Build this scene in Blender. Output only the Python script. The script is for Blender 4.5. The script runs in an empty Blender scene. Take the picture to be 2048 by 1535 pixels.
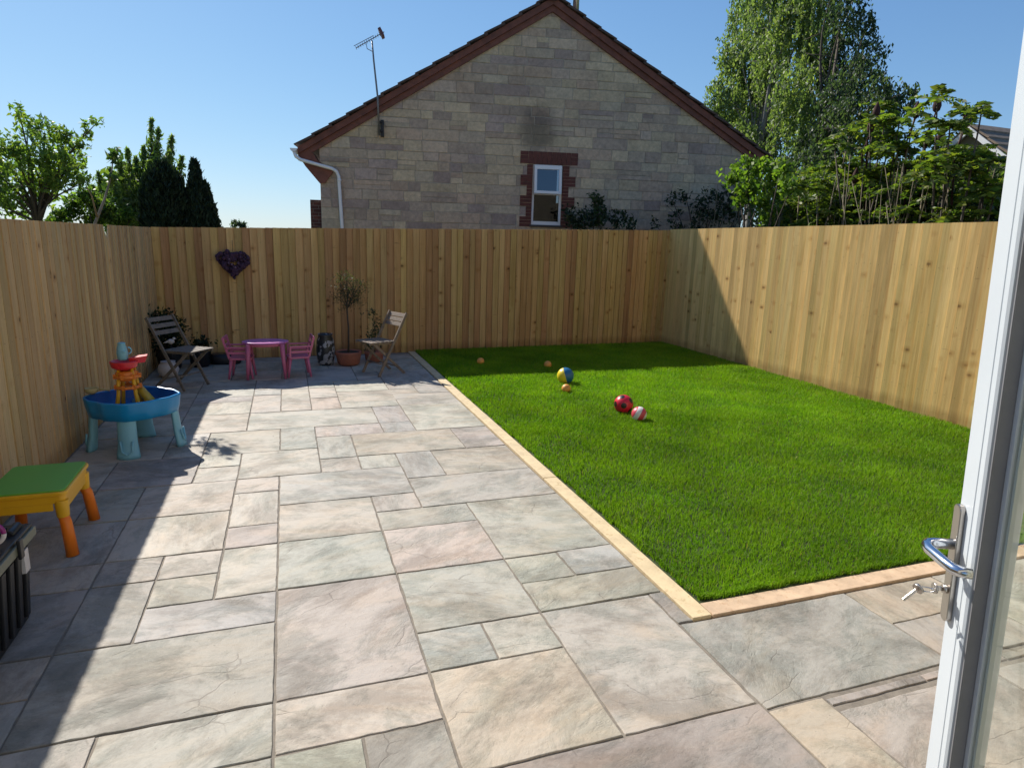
import bpy, bmesh, math, random
import numpy as np
from mathutils import Vector, Matrix
R = math.radians
random.seed(7); rng = np.random.default_rng(7)
scene = bpy.context.scene
COL = scene.collection

# ---------------- camera ----------------
cd = bpy.data.cameras.new('camera'); cam = bpy.data.objects.new('camera', cd); COL.objects.link(cam)
cd.sensor_width = 36; cd.lens = 36*1277.2/2048; cd.clip_start = .05; cd.clip_end = 2000
_p, _y, _r = R(12.364), R(19.502), R(1.788)
fw = Vector((math.sin(_y)*math.cos(_p), math.cos(_y)*math.cos(_p), -math.sin(_p)))
rt = Vector((math.cos(_y), -math.sin(_y), 0)); up = rt.cross(fw)
rt2 = rt*math.cos(_r)+up*math.sin(_r); up2 = -rt*math.sin(_r)+up*math.cos(_r)
cam.matrix_world = Matrix(((rt2.x, up2.x, -fw.x, 0), (rt2.y, up2.y, -fw.y, 0), (rt2.z, up2.z, -fw.z, 1.7), (0, 0, 0, 1)))
scene.camera = cam

# ---------------- sky, sun, exposure ----------------
SUN = Vector((-.475, 1.14, 1.0)).normalized()          # towards the sun
elev = math.asin(SUN.z); az = math.atan2(SUN.x, SUN.y)  # clockwise from +Y
w = bpy.data.worlds.new('World'); scene.world = w; w.use_nodes = True
nt = w.node_tree; nt.nodes.clear()
sky = nt.nodes.new('ShaderNodeTexSky'); sky.sky_type = 'NISHITA'; sky.sun_disc = False
sky.sun_elevation = elev; sky.sun_rotation = az
sky.altitude = 50; sky.air_density = 1.0; sky.dust_density = .15; sky.ozone_density = 4.5
bg = nt.nodes.new('ShaderNodeBackground'); bg.inputs[1].default_value = .115
wo = nt.nodes.new('ShaderNodeOutputWorld')
mx = nt.nodes.new('ShaderNodeMix'); mx.data_type = 'RGBA'; mx.blend_type = 'MULTIPLY'; mx.inputs[0].default_value = 1; mx.inputs[7].default_value = (.73, .93, 1.2, 1)
nt.links.new(sky.outputs[0], mx.inputs[6])
ms = nt.nodes.new('ShaderNodeVectorMath'); ms.operation = 'SCALE'; ms.inputs['Scale'].default_value = .085; nt.links.new(mx.outputs[2], ms.inputs[0])
ma = nt.nodes.new('ShaderNodeVectorMath'); ma.operation = 'ADD'; ma.inputs[1].default_value = (1, 1, 1); nt.links.new(ms.outputs[0], ma.inputs[0])
md = nt.nodes.new('ShaderNodeVectorMath'); md.operation = 'DIVIDE'; nt.links.new(mx.outputs[2], md.inputs[0]); nt.links.new(ma.outputs[0], md.inputs[1])
nt.links.new(md.outputs[0], bg.inputs[0]); nt.links.new(bg.outputs[0], wo.inputs[0])
sd = bpy.data.lights.new('sun', 'SUN'); so = bpy.data.objects.new('sun', sd); COL.objects.link(so)
sd.energy = 4.8; sd.angle = R(.55); sd.color = (1, .945, .86)
so.rotation_euler = SUN.to_track_quat('Z', 'Y').to_euler()
so.location = (-5, 8, 12)
scene.view_settings.view_transform = 'Standard'; scene.view_settings.look = 'None'
scene.view_settings.gamma = 1; scene.view_settings.exposure = 0.55
scene.cycles.max_bounces = 8; scene.cycles.transparent_max_bounces = 12

# ---------------- helpers ----------------
def tag(o, label=None, cat=None, group=None, kind=None):
    if label: o['label'] = label
    if cat: o['category'] = cat
    if group: o['group'] = group
    if kind: o['kind'] = kind
    return o
def empty(name, loc=(0, 0, 0), rz=0, label=None, cat=None, group=None):
    o = bpy.data.objects.new(name, None); COL.objects.link(o); o.location = loc; o.rotation_euler = (0, 0, rz)
    o.empty_display_size = .1
    return tag(o, label, cat, group)
def link(name, me, mats, parent=None, smooth=False):
    if not isinstance(mats, (list, tuple)): mats = [mats]
    for m in mats: me.materials.append(m)
    if smooth: me.polygons.foreach_set('use_smooth', [True]*len(me.polygons))
    o = bpy.data.objects.new(name, me); COL.objects.link(o)
    if parent: o.parent = parent
    return o
class MB:
    """collects simple shapes into one bmesh"""
    def __init__(s): s.bm = bmesh.new(); s.mi = 0; s.cl = None
    def _f(s, vs, smooth=False):
        try:
            f = s.bm.faces.new(vs); f.material_index = s.mi; f.smooth = smooth
            if s.cl is not None:
                L = s.bm.loops.layers.float_color.get('Col') or s.bm.loops.layers.float_color.new('Col')
                for l in f.loops: l[L] = s.cl
            return f
        except ValueError: return None
    def hexa(s, p):   # 8 points: bottom 4 ccw, top 4 ccw
        v = [s.bm.verts.new(q) for q in p]
        for a in ((3, 2, 1, 0), (4, 5, 6, 7), (0, 1, 5, 4), (1, 2, 6, 5), (2, 3, 7, 6), (3, 0, 4, 7)): s._f([v[i] for i in a])
        return s
    def box(s, x0, x1, y0, y1, z0, z1, M=None):
        p = [(x0, y0, z0), (x1, y0, z0), (x1, y1, z0), (x0, y1, z0), (x0, y0, z1), (x1, y0, z1), (x1, y1, z1), (x0, y1, z1)]
        if M: p = [M @ Vector(q) for q in p]
        return s.hexa(p)
    def bar(s, a, b, w, h, upv=(0, 0, 1)):   # rectangular bar from a to b
        a, b = Vector(a), Vector(b); d = (b-a).normalized(); u = Vector(upv)
        if abs(d.dot(u)) > .98: u = Vector((1, 0, 0))
        sx = d.cross(u).normalized()*w/2; sy = sx.cross(d).normalized()*h/2
        return s.hexa([a-sx-sy, a+sx-sy, b+sx-sy, b-sx-sy, a-sx+sy, a+sx+sy, b+sx+sy, b-sx+sy])
    def tube(s, pts, rad, n=10, cap=True):
        pts = [Vector(p) for p in pts]
        if not hasattr(rad, '__len__'): rad = [rad]*len(pts)
        rings = []; prev = None
        for i, p in enumerate(pts):
            d = (pts[min(i+1, len(pts)-1)]-pts[max(i-1, 0)]).normalized()
            if prev is None:
                u = Vector((0, 0, 1)) if abs(d.z) < .9 else Vector((1, 0, 0)); x = d.cross(u).normalized()
            else: x = (prev-d*prev.dot(d)).normalized()
            prev = x; y = d.cross(x)
            rings.append([s.bm.verts.new(p+(x*math.cos(2*math.pi*k/n)+y*math.sin(2*math.pi*k/n))*rad[i]) for k in range(n)])
        for a, b in zip(rings, rings[1:]):
            for k in range(n): s._f([a[k], a[(k+1) % n], b[(k+1) % n], b[k]], True)
        if cap: s._f(rings[0][::-1]); s._f(rings[-1])
        return s
    def lathe(s, prof, n=28, c=(0, 0, 0), sx=1, sy=1, M=None):   # prof list of (r,z)
        rings = []
        for r, z in prof:
            rr = []
            for k in range(n):
                a = 2*math.pi*k/n; q = Vector((c[0]+r*sx*math.cos(a), c[1]+r*sy*math.sin(a), c[2]+z))
                rr.append(s.bm.verts.new(M @ q if M else q))
            rings.append(rr)
        for a, b in zip(rings, rings[1:]):
            for k in range(n): s._f([a[k], a[(k+1) % n], b[(k+1) % n], b[k]], True)
        s._f(rings[0][::-1]); s._f(rings[-1])
        return s
    def ball(s, c, r, n=24, sx=1, sy=1, sz=1):
        prof = [(r*math.sin(math.pi*i/(n//2))*1.0 + 1e-5, -r*sz*math.cos(math.pi*i/(n//2))) for i in range(n//2+1)]
        return s.lathe(prof, n, c, sx, sy)
    def prism(s, poly, z0, z1, M=None):   # poly in xy, extruded in z
        a = [s.bm.verts.new((M @ Vector((x, y, z0))) if M else (x, y, z0)) for x, y in poly]
        b = [s.bm.verts.new((M @ Vector((x, y, z1))) if M else (x, y, z1)) for x, y in poly]
        n = len(poly); s._f(a[::-1]); s._f(b)
        for k in range(n): s._f([a[k], a[(k+1) % n], b[(k+1) % n], b[k]])
        return s
    def build(s, name, mats, parent=None, bevel=0, seg=2):
        bmesh.ops.recalc_face_normals(s.bm, faces=s.bm.faces[:])
        if bevel:
            es = [e for e in s.bm.edges if len(e.link_faces) == 2 and e.calc_face_angle(0) > .6]
            bmesh.ops.bevel(s.bm, geom=es, offset=bevel, segments=seg, affect='EDGES', profile=.6)
        me = bpy.data.meshes.new(name); s.bm.to_mesh(me); s.bm.free()
        return link(name, me, mats, parent)
def arr_mesh(name, V, F, C=None):
    """V (n,3), F (m,k) uniform faces, C (m,3) per-face colour -> mesh with corner colour 'Col'"""
    me = bpy.data.meshes.new(name); k = F.shape[1]; m = len(F)
    me.vertices.add(len(V)); me.vertices.foreach_set('co', np.ascontiguousarray(V, dtype=np.float32).ravel())
    me.loops.add(m*k); me.loops.foreach_set('vertex_index', np.ascontiguousarray(F, dtype=np.int32).ravel())
    me.polygons.add(m); me.polygons.foreach_set('loop_start', np.arange(m, dtype=np.int32)*k)
    me.update(calc_edges=True)
    if C is not None:
        ca = me.color_attributes.new('Col', 'FLOAT_COLOR', 'CORNER')
        cc = np.ones((m, k, 4), np.float32); cc[:, :, :3] = C[:, None, :]
        ca.data.foreach_set('color', cc.ravel())
    me.validate(); return me
def copy_tree(o, parent=None):
    c = o.copy(); COL.objects.link(c)
    if parent: c.parent = parent
    for ch in list(o.children): copy_tree(ch, c)
    return c

# ---------------- materials ----------------
def base(name):
    m = bpy.data.materials.new(name); m.use_nodes = True; n = m.node_tree.nodes; l = m.node_tree.links
    return m, n, l, n['Principled BSDF'], n['Material Output']
def N(n, t, **kw):
    x = n.new(t)
    for k, v in kw.items():
        if k in ('operation', 'blend_type', 'data_type', 'feature', 'wave_type', 'bands_direction', 'noise_dimensions', 'interpolation_type', 'attribute_name', 'distance'): setattr(x, k, v)
    return x
def math_n(n, l, op, a, b=None, clamp=False):
    x = n.new('ShaderNodeMath'); x.operation = op; x.use_clamp = clamp
    for i, v in enumerate((a, b)):
        if v is None: continue
        if isinstance(v, (int, float)): x.inputs[i].default_value = v
        else: l.new(v, x.inputs[i])
    return x.outputs[0]
def mix(n, l, fac, a, b, bt='MIX'):
    x = n.new('ShaderNodeMix'); x.data_type = 'RGBA'; x.blend_type = bt
    for idx, v in ((0, fac), (6, a), (7, b)):
        if isinstance(v, (int, float)): x.inputs[idx].default_value = v
        elif isinstance(v, tuple): x.inputs[idx].default_value = (*v[:3], 1)
        else: l.new(v, x.inputs[idx])
    return x.outputs[2]
def noise(n, l, vec, scale, detail=4, rough=.55, dist=0):
    x = n.new('ShaderNodeTexNoise'); x.inputs['Scale'].default_value = scale; x.inputs['Detail'].default_value = detail
    x.inputs['Roughness'].default_value = rough; x.inputs['Distortion'].default_value = dist
    if vec is not None: l.new(vec, x.inputs['Vector'])
    return x.outputs['Fac']
def ramp(n, l, fac, a, b, ca=(0, 0, 0), cb=(1, 1, 1)):
    x = n.new('ShaderNodeValToRGB'); l.new(fac, x.inputs[0])
    x.color_ramp.elements[0].position = a; x.color_ramp.elements[0].color = (*ca, 1)
    x.color_ramp.elements[1].position = b; x.color_ramp.elements[1].color = (*cb, 1)
    return x.outputs[0]
def mapping(n, l, vec, sc=(1, 1, 1), loc=(0, 0, 0)):
    x = n.new('ShaderNodeMapping'); x.inputs['Scale'].default_value = sc; x.inputs['Location'].default_value = loc
    l.new(vec, x.inputs['Vector']); return x.outputs[0]
def bump(n, l, h, p, strength=.3, dist=.01, normal=None):
    x = n.new('ShaderNodeBump'); x.inputs['Strength'].default_value = strength; x.inputs['Distance'].default_value = dist
    l.new(h, x.inputs['Height'])
    if normal is not None: l.new(normal, x.inputs['Normal'])
    l.new(x.outputs[0], p.inputs['Normal']); return x.outputs[0]
def pm(name, col, rough=.5, var=.12, scale=8, bmp=0, metal=0, bd=.003, spec=.5, dirt=None):
    m, n, l, p, o = base(name)
    tc = n.new('ShaderNodeTexCoord').outputs['Object']
    f = noise(n, l, tc, scale, 6, .6)
    c1 = tuple(min(1, c*(1+var)) for c in col); c0 = tuple(c*(1-var) for c in col)
    c = mix(n, l, ramp(n, l, f, .3, .7), c0, c1)
    if dirt:
        g = noise(n, l, tc, scale*2.7, 8, .7)
        c = mix(n, l, ramp(n, l, g, .55, .75), c, dirt)
    l.new(c, p.inputs['Base Color'])
    p.inputs['Metallic'].default_value = metal; p.inputs['Specular IOR Level'].default_value = spec
    rr = math_n(n, l, 'MULTIPLY_ADD', f, .25); 
    rr.node.inputs[2].default_value = rough-.12; l.new(rr, p.inputs['Roughness'])
    if bmp: bump(n, l, noise(n, l, tc, scale*6, 4), p, bmp, bd)
    return m
def leafmat(name, trans=.35, rough=.5, spec=.3, tcol=(1.3, 1.5, .5)):
    m, n, l, p, o = base(name)
    a = n.new('ShaderNodeAttribute'); a.attribute_name = 'Col'
    l.new(a.outputs['Color'], p.inputs['Base Color']); p.inputs['Roughness'].default_value = rough
    p.inputs['Specular IOR Level'].default_value = spec
    t = n.new('ShaderNodeBsdfTranslucent'); tc = mix(n, l, 1.0, a.outputs['Color'], tcol, 'MULTIPLY'); l.new(tc, t.inputs[0])
    s = n.new('ShaderNodeMixShader'); s.inputs[0].default_value = trans
    l.new(p.outputs[0], s.inputs[1]); l.new(t.outputs[0], s.inputs[2]); l.new(s.outputs[0], o.inputs[0])
    return m
M_leaf = leafmat('leaf', .5); M_grass = leafmat('grass_blade', .38, .6, .15, (1.25, 1.45, .35))
M_conifer = leafmat('conifer_leaf', .12, .6, .2)
M_bark = pm('bark', (.075, .058, .042), .85, .35, 20, .6)
M_birchbark = pm('pale_bark', (.22, .2, .17), .8, .4, 9, .5, dirt=(.04, .035, .03))
M_stem = pm('dry_stem', (.2, .16, .1), .8, .3, 14, .3)

# fence timber: per-board colour, grain stretched along the board, knots and end stains
def timber(name, tint, knot=.75, streak=.5, ksel=.85, dash=.5):
    m, n, l, p, o = base(name)
    uv = n.new('ShaderNodeUVMap').outputs[0]; a = n.new('ShaderNodeAttribute'); a.attribute_name = 'Col'
    g1 = noise(n, l, mapping(n, l, uv, (55, 1.3, 1)), 1, 6, .6, .6)
    g2 = noise(n, l, mapping(n, l, uv, (9, .7, 1)), 1, 4, .6, 1.2)
    g3 = noise(n, l, mapping(n, l, uv, (3, 2.2, 1)), 1, 5, .65, .5)
    c = mix(n, l, .9, a.outputs['Color'], tint, 'MULTIPLY')
    c = mix(n, l, math_n(n, l, 'MULTIPLY', ramp(n, l, g1, .38, .72), .55), c, mix(n, l, 1.0, c, (.62, .52, .42), 'MULTIPLY'))
    c = mix(n, l, math_n(n, l, 'MULTIPLY', ramp(n, l, g2, .42, .75), streak), c, mix(n, l, 1.0, c, (.66, .6, .5), 'MULTIPLY'))
    c = mix(n, l, math_n(n, l, 'MULTIPLY', ramp(n, l, g3, .5, .8), .35), c, mix(n, l, 1.0, c, (.72, .85, .62), 'MULTIPLY'))
    v = n.new('ShaderNodeTexVoronoi'); v.inputs['Scale'].default_value = 1; v.inputs['Randomness'].default_value = 1
    wv = mapping(n, l, uv, (6.5, 9.5, 1)); l.new(wv, v.inputs['Vector'])
    kn = ramp(n, l, v.outputs['Distance'], .08, .2, (1, 1, 1), (0, 0, 0))
    sel = ramp(n, l, n_sep(n, l, v.outputs['Color']), ksel, ksel+.02)
    kf = math_n(n, l, 'MULTIPLY', math_n(n, l, 'MULTIPLY', kn, sel), knot)
    c = mix(n, l, kf, c, (.045, .024, .012))
    halo = ramp(n, l, v.outputs['Distance'], .15, .5, (1, 1, 1), (0, 0, 0))
    c = mix(n, l, math_n(n, l, 'MULTIPLY', math_n(n, l, 'MULTIPLY', halo, sel), .55), c, mix(n, l, 1.0, c, (.66, .48, .33), 'MULTIPLY'))
    # resin streak / dark end marks: thin horizontal dashes
    d1 = noise(n, l, mapping(n, l, uv, (7, 34, 1)), 1, 3, .5, .3)
    c = mix(n, l, math_n(n, l, 'MULTIPLY', ramp(n, l, d1, .69, .76), dash), c, (.07, .04, .02))
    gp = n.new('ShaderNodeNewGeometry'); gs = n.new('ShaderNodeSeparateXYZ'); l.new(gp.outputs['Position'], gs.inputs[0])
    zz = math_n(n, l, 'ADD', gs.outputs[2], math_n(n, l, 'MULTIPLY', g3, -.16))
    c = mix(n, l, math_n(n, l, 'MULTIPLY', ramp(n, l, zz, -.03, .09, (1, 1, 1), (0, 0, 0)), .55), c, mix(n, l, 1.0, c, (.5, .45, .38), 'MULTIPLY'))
    l.new(c, p.inputs['Base Color']); p.inputs['Roughness'].default_value = .75; p.inputs['Specular IOR Level'].default_value = .25
    bump(n, l, math_n(n, l, 'ADD', g1, kf), p, .5, .0025)
    return m
def n_sep(n, l, c):
    x = n.new('ShaderNodeSeparateColor'); l.new(c, x.inputs[0]); return x.outputs[0]
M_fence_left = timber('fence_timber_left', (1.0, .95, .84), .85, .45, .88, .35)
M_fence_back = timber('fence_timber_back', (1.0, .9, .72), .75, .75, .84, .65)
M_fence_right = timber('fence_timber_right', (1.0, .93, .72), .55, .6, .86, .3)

def stonemat(name):   # riven sandstone: per-slab colour, mineral bands, chips
    m, n, l, p, o = base(name)
    tc = n.new('ShaderNodeTexCoord').outputs['Object']; a = n.new('ShaderNodeAttribute'); a.attribute_name = 'Col'
    uv = n.new('ShaderNodeUVMap').outputs[0]     # per-slab shifted and turned coordinates
    f1 = noise(n, l, mapping(n, l, uv, (1.6, 4.2, 1)), 1, 5, .6, 1.6)
    f2 = noise(n, l, mapping(n, l, uv, (1, 1.3, 1)), 2.3, 10, .74, .5)
    f3 = noise(n, l, uv, 30, 10, .8)
    f4 = noise(n, l, mapping(n, l, uv, (3, 9, 1)), 1, 6, .6, 2.5)
    c = a.outputs['Color']
    c = mix(n, l, math_n(n, l, 'MULTIPLY', ramp(n, l, f1, .45, .68), .6), c, mix(n, l, 1.0, c, (1.12, 1.0, .88), 'MULTIPLY'))
    c = mix(n, l, math_n(n, l, 'MULTIPLY', ramp(n, l, f2, .47, .57), .75), c, mix(n, l, 1.0, c, (.68, .73, .73), 'MULTIPLY'))
    c = mix(n, l, math_n(n, l, 'MULTIPLY', ramp(n, l, f4, .55, .75), .45), c, mix(n, l, 1.0, c, (.7, .66, .62), 'MULTIPLY'))
    c = mix(n, l, math_n(n, l, 'MULTIPLY', ramp(n, l, f3, .56, .7), .45), c, (.55, .51, .45))
    c = mix(n, l, math_n(n, l, 'MULTIPLY', ramp(n, l, f3, .3, .44, (1, 1, 1), (0, 0, 0)), .5), c, mix(n, l, 1.0, c, (.55, .52, .5), 'MULTIPLY'))
    ck = n.new('ShaderNodeTexVoronoi'); ck.feature = 'DISTANCE_TO_EDGE'; ck.inputs['Scale'].default_value = 3.2; l.new(mapping(n, l, uv, (1, 2.4, 1)), ck.inputs['Vector'])
    l.new(mapping(n, l, uv, (1, 2.4, 1)), ck.inputs['Vector']); wq = n.new('ShaderNodeMix'); wq.data_type = 'VECTOR'; wq.inputs[0].default_value = .16
    nz = n.new('ShaderNodeTexNoise'); nz.inputs['Scale'].default_value = 5; nz.inputs['Detail'].default_value = 6; l.new(uv, nz.inputs['Vector']); l.new(mapping(n, l, uv, (1, 2.4, 1)), wq.inputs[4]); l.new(nz.outputs['Color'], wq.inputs[5]); l.new(wq.outputs[1], ck.inputs['Vector'])
    crack = math_n(n, l, 'MULTIPLY', ramp(n, l, ck.outputs['Distance'], .0, .018, (1, 1, 1), (0, 0, 0)), ramp(n, l, noise(n, l, uv, 2.1, 3), .54, .6))
    c = mix(n, l, math_n(n, l, 'MULTIPLY', crack, .45), c, (.16, .135, .11))
    bl = noise(n, l, mapping(n, l, uv, (1.3, 2.2, 1), (7, 3, 0)), 1.3, 11, .76, .3)
    c = mix(n, l, math_n(n, l, 'MULTIPLY', ramp(n, l, bl, .47, .6), .75), c, mix(n, l, 1.0, c, (.58, .55, .53), 'MULTIPLY'))
    c = mix(n, l, math_n(n, l, 'MULTIPLY', ramp(n, l, noise(n, l, mapping(n, l, uv, (2, 5, 1)), 2.4, 8, .75), .58, .7), .4), c, (.17, .15, .125))
    c = mix(n, l, math_n(n, l, 'MULTIPLY', ramp(n, l, noise(n, l, uv, 60, 3), .66, .74), .5), c, (.12, .1, .085))
    l.new(c, p.inputs['Base Color'])
    l.new(math_n(n, l, 'MULTIPLY_ADD', f2, .3), p.inputs['Roughness']); p.inputs['Roughness'].links[0].from_node.inputs[2].default_value = .52
    p.inputs['Specular IOR Level'].default_value = .35
    # riven ledges: noise quantised softly
    h = noise(n, l, mapping(n, l, uv, (1.6, 3, 1)), 1.2, 8, .62, .7)
    led = math_n(n, l, 'PINGPONG', math_n(n, l, 'MULTIPLY', h, 9), 1)
    hh = math_n(n, l, 'ADD', math_n(n, l, 'MULTIPLY', math_n(n, l, 'MULTIPLY', ramp(n, l, led, .04, .22), ramp(n, l, f2, .5, .62)), .16), math_n(n, l, 'ADD', h, math_n(n, l, 'MULTIPLY', f3, .3)))
    hh = math_n(n, l, 'ADD', hh, math_n(n, l, 'MULTIPLY', crack, -.12))
    bump(n, l, hh, p, .8, .012)
    return m
M_slab = stonemat('riven_sandstone')
M_grout = pm('grout', (.2, .172, .138), .9, .25, 30, .4)
M_edge_t = pm('sawn_buff_timber', (.6, .47, .28), .75, .14, 9, .5, dirt=(.36, .24, .1))
M_edge_o = pm('sawn_orange_timber', (.56, .4, .26), .75, .2, 9, .5, dirt=(.36, .2, .1))

# measured foliage clumps (x, y, z, radius) in metres
FRUIT = [(-4.75,15.58,3.86,0.14), (-4.79,16.07,3.65,0.20), (-4.42,15.79,3.60,0.24), (-4.46,16.17,3.38,0.31), (-4.20,16.20,3.46,0.23), (-4.56,15.30,3.18,0.34), (-4.85,15.22,3.24,0.24), (-5.24,16.54,2.88,0.36), (-4.58,15.61,2.79,0.38), (-4.21,15.57,2.95,0.30), (-4.21,16.79,3.12,0.24), (-3.84,15.95,3.40,0.14), (-3.82,16.54,3.83,0.15), (-3.53,15.96,3.87,0.09), (-4.09,16.22,2.82,0.23), (-5.10,15.44,2.42,0.27), (-4.98,16.22,2.33,0.31), (-4.77,16.59,2.46,0.28), (-4.33,16.04,2.65,0.21), (-5.02,16.39,2.03,0.21), (-5.50,16.27,2.06,0.21), (-5.31,15.30,2.85,0.38), (-5.73,16.41,3.41,0.35), (-5.69,16.15,2.24,0.30), (-3.75,15.68,2.68,0.14), (-3.90,15.25,3.03,0.18)]
PLUME = [(-3.09,19.44,4.46,0.11), (-2.87,18.97,4.19,0.11), (-2.62,19.26,4.06,0.13), (-3.33,19.45,3.76,0.15), (-3.49,19.26,3.46,0.15), (-3.82,19.51,3.30,0.18), (-3.99,18.87,3.12,0.17), (-4.37,19.36,3.05,0.15), (-2.68,18.93,3.60,0.18), (-3.08,19.52,3.79,0.21), (-2.45,19.45,3.60,0.12), (-3.52,18.52,3.63,0.07), (-3.73,18.56,3.34,0.12), (-3.08,18.66,3.33,0.17), (-4.59,19.56,2.74,0.13)]
LOWB = [(-4.92,17.94,2.01,0.19), (-4.65,18.13,2.22,0.24), (-4.29,17.80,2.45,0.21), (-4.11,18.01,2.18,0.28), (-3.79,17.89,2.02,0.24), (-3.45,17.85,2.07,0.17), (-5.17,18.09,1.85,0.14), (-4.31,18.08,1.95,0.21)]
FARB = [(-2.89,45.00,2.41,0.22), (-2.51,45.00,2.34,0.25), (0.65,45.00,2.55,0.06)]
BIRCH = [(18.12,24.13,11.40,0.61), (17.97,22.63,10.49,0.78), (17.17,23.23,9.47,0.69), (17.51,22.36,8.76,0.87), (16.31,22.23,7.35,0.67), (17.80,22.78,7.41,0.90), (17.18,20.87,8.72,0.82), (16.48,19.26,9.49,0.76), (15.95,18.01,6.84,0.81), (17.85,21.11,7.12,0.75), (18.18,25.11,6.84,0.55), (16.01,20.86,5.69,0.70), (17.72,21.57,5.92,0.68), (16.79,19.86,11.09,0.77), (16.16,20.66,11.43,0.70), (16.51,18.27,9.93,0.72), (17.65,19.22,8.69,0.69), (17.89,20.79,4.93,0.57), (15.91,20.07,5.07,0.45), (17.27,18.82,6.01,0.60), (15.91,22.56,7.91,0.29), (17.52,22.60,4.70,0.36)]
DARKT = [(15.73,16.28,8.52,0.56), (16.61,16.29,8.44,0.30), (16.77,17.18,7.93,0.70), (16.01,15.45,7.28,0.43), (16.80,16.46,6.91,0.69), (15.70,16.04,6.29,0.67), (15.32,14.29,6.05,0.40), (16.16,14.54,6.05,0.28), (15.25,15.10,5.41,0.64), (15.52,14.49,5.34,0.48), (15.85,16.42,5.39,0.53), (16.18,16.25,4.81,0.61), (15.45,14.65,4.70,0.49), (15.27,16.05,4.44,0.53), (16.59,14.70,5.80,0.25), (15.70,13.69,5.97,0.18), (16.73,17.63,7.30,0.56), (16.63,18.33,4.45,0.68), (15.80,16.90,9.52,0.60), (15.94,17.23,4.91,0.48)]
BRIGHT = [(7.11,9.33,2.95,0.17), (7.16,9.00,3.02,0.18), (7.14,8.57,3.02,0.11), (7.12,8.97,2.71,0.19), (7.15,8.67,2.50,0.16), (7.28,8.52,2.76,0.20), (7.10,9.10,2.52,0.13), (7.07,8.20,2.90,0.15), (7.19,8.45,2.26,0.13), (7.00,7.86,2.59,0.13)]
SUMAC = [(7.92,7.48,3.54,0.07), (8.53,7.96,3.88,0.08), (8.12,7.17,3.54,0.07), (8.14,6.96,3.58,0.07), (7.66,6.27,3.59,0.06), (8.02,6.65,3.17,0.07), (8.17,6.25,3.47,0.06), (7.67,5.69,3.34,0.06), (8.20,8.09,3.48,0.08), (8.22,7.36,3.24,0.07), (7.70,7.85,3.26,0.07), (8.21,7.02,3.13,0.07), (8.07,6.31,3.01,0.06), (8.26,6.16,2.88,0.06), (7.97,5.70,2.82,0.06), (8.29,8.58,3.06,0.08), (8.31,8.21,3.06,0.08), (7.67,8.41,2.72,0.08), (7.70,8.02,2.64,0.08), (8.26,7.85,2.88,0.08), (8.52,7.73,2.95,0.08), (7.88,6.46,2.80,0.06), (8.06,9.23,2.69,0.09), (8.18,6.28,2.74,0.06), (7.94,5.69,2.56,0.06), (7.98,8.93,2.51,0.08), (7.93,8.02,2.43,0.08), (7.98,8.47,2.37,0.08), (8.19,7.71,2.46,0.08), (7.92,6.90,2.58,0.07), (7.99,6.28,2.48,0.06), (8.35,6.14,2.43,0.06), (7.67,6.05,3.24,0.06), (8.16,7.16,3.31,0.07), (8.31,7.58,3.55,0.07), (7.93,5.55,2.49,0.06)]
HEADS = [(8.10,6.91,3.61,0.05), (8.10,6.62,3.64,0.06), (8.10,6.18,3.39,0.05), (8.10,7.62,3.53,0.06), (8.10,6.49,3.23,0.06), (8.10,7.56,3.72,0.05), (8.10,7.77,2.84,0.06), (8.10,6.68,3.24,0.05)]
HEDGE = [(8.52,10.20,2.69,0.23), (8.51,9.91,2.47,0.23), (9.02,10.29,2.68,0.24), (8.26,9.17,2.43,0.21), (8.10,8.84,2.65,0.21), (9.04,9.63,2.68,0.23), (8.98,9.33,2.54,0.22), (9.09,9.22,2.45,0.22), (8.53,8.50,2.56,0.20), (9.05,8.83,2.68,0.21), (9.03,8.63,2.71,0.21), (8.32,7.76,2.48,0.19), (8.85,8.10,2.64,0.20), (8.94,7.97,2.43,0.20), (8.76,7.66,2.40,0.19), (8.62,7.41,2.59,0.18), (8.39,7.07,2.53,0.18), (8.44,6.94,2.36,0.18), (8.33,6.72,2.40,0.17), (8.17,6.45,2.33,0.17), (8.69,6.75,2.51,0.17), (8.39,6.40,2.53,0.17), (8.91,6.66,2.53,0.17), (8.15,5.95,2.31,0.16), (9.00,6.48,2.53,0.17), (8.79,6.20,2.48,0.16), (9.02,6.24,2.48,0.17)]
WALLP = [(6.51,13.27,2.75,0.11), (6.58,13.25,2.54,0.13), (6.64,13.24,2.33,0.18), (6.48,13.27,2.27,0.13)]
WALLQ = [(5.98,13.38,2.36,0.18), (6.26,13.32,2.26,0.20), (7.04,13.15,2.29,0.18), (7.33,13.09,2.21,0.11)]
WALLR = [(8.25,12.90,2.77,0.16), (8.52,12.84,2.94,0.16), (8.89,12.76,2.68,0.20), (9.10,12.72,2.91,0.16), (9.34,12.66,2.81,0.23), (9.68,12.59,2.99,0.23), (9.84,12.56,2.61,0.30), (9.38,12.66,2.43,0.27), (8.92,12.75,2.36,0.25), (8.35,12.88,2.34,0.20), (10.04,12.52,2.89,0.18), (7.89,12.97,2.26,0.11)]

# ================= SETTING =================
m, n, l, p, o = base('soil_ground')
tc = n.new('ShaderNodeTexCoord').outputs['Object']
l.new(mix(n, l, ramp(n, l, noise(n, l, tc, .6, 8, .7), .35, .65), (.05, .075, .02), (.1, .1, .045)), p.inputs['Base Color']); p.inputs['Roughness'].default_value = .95
M_ground = m
gb = MB(); gb.box(-400, 400, -60, 600, -.6, -.07); tag(gb.build('ground', M_ground), kind='structure')

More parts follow.
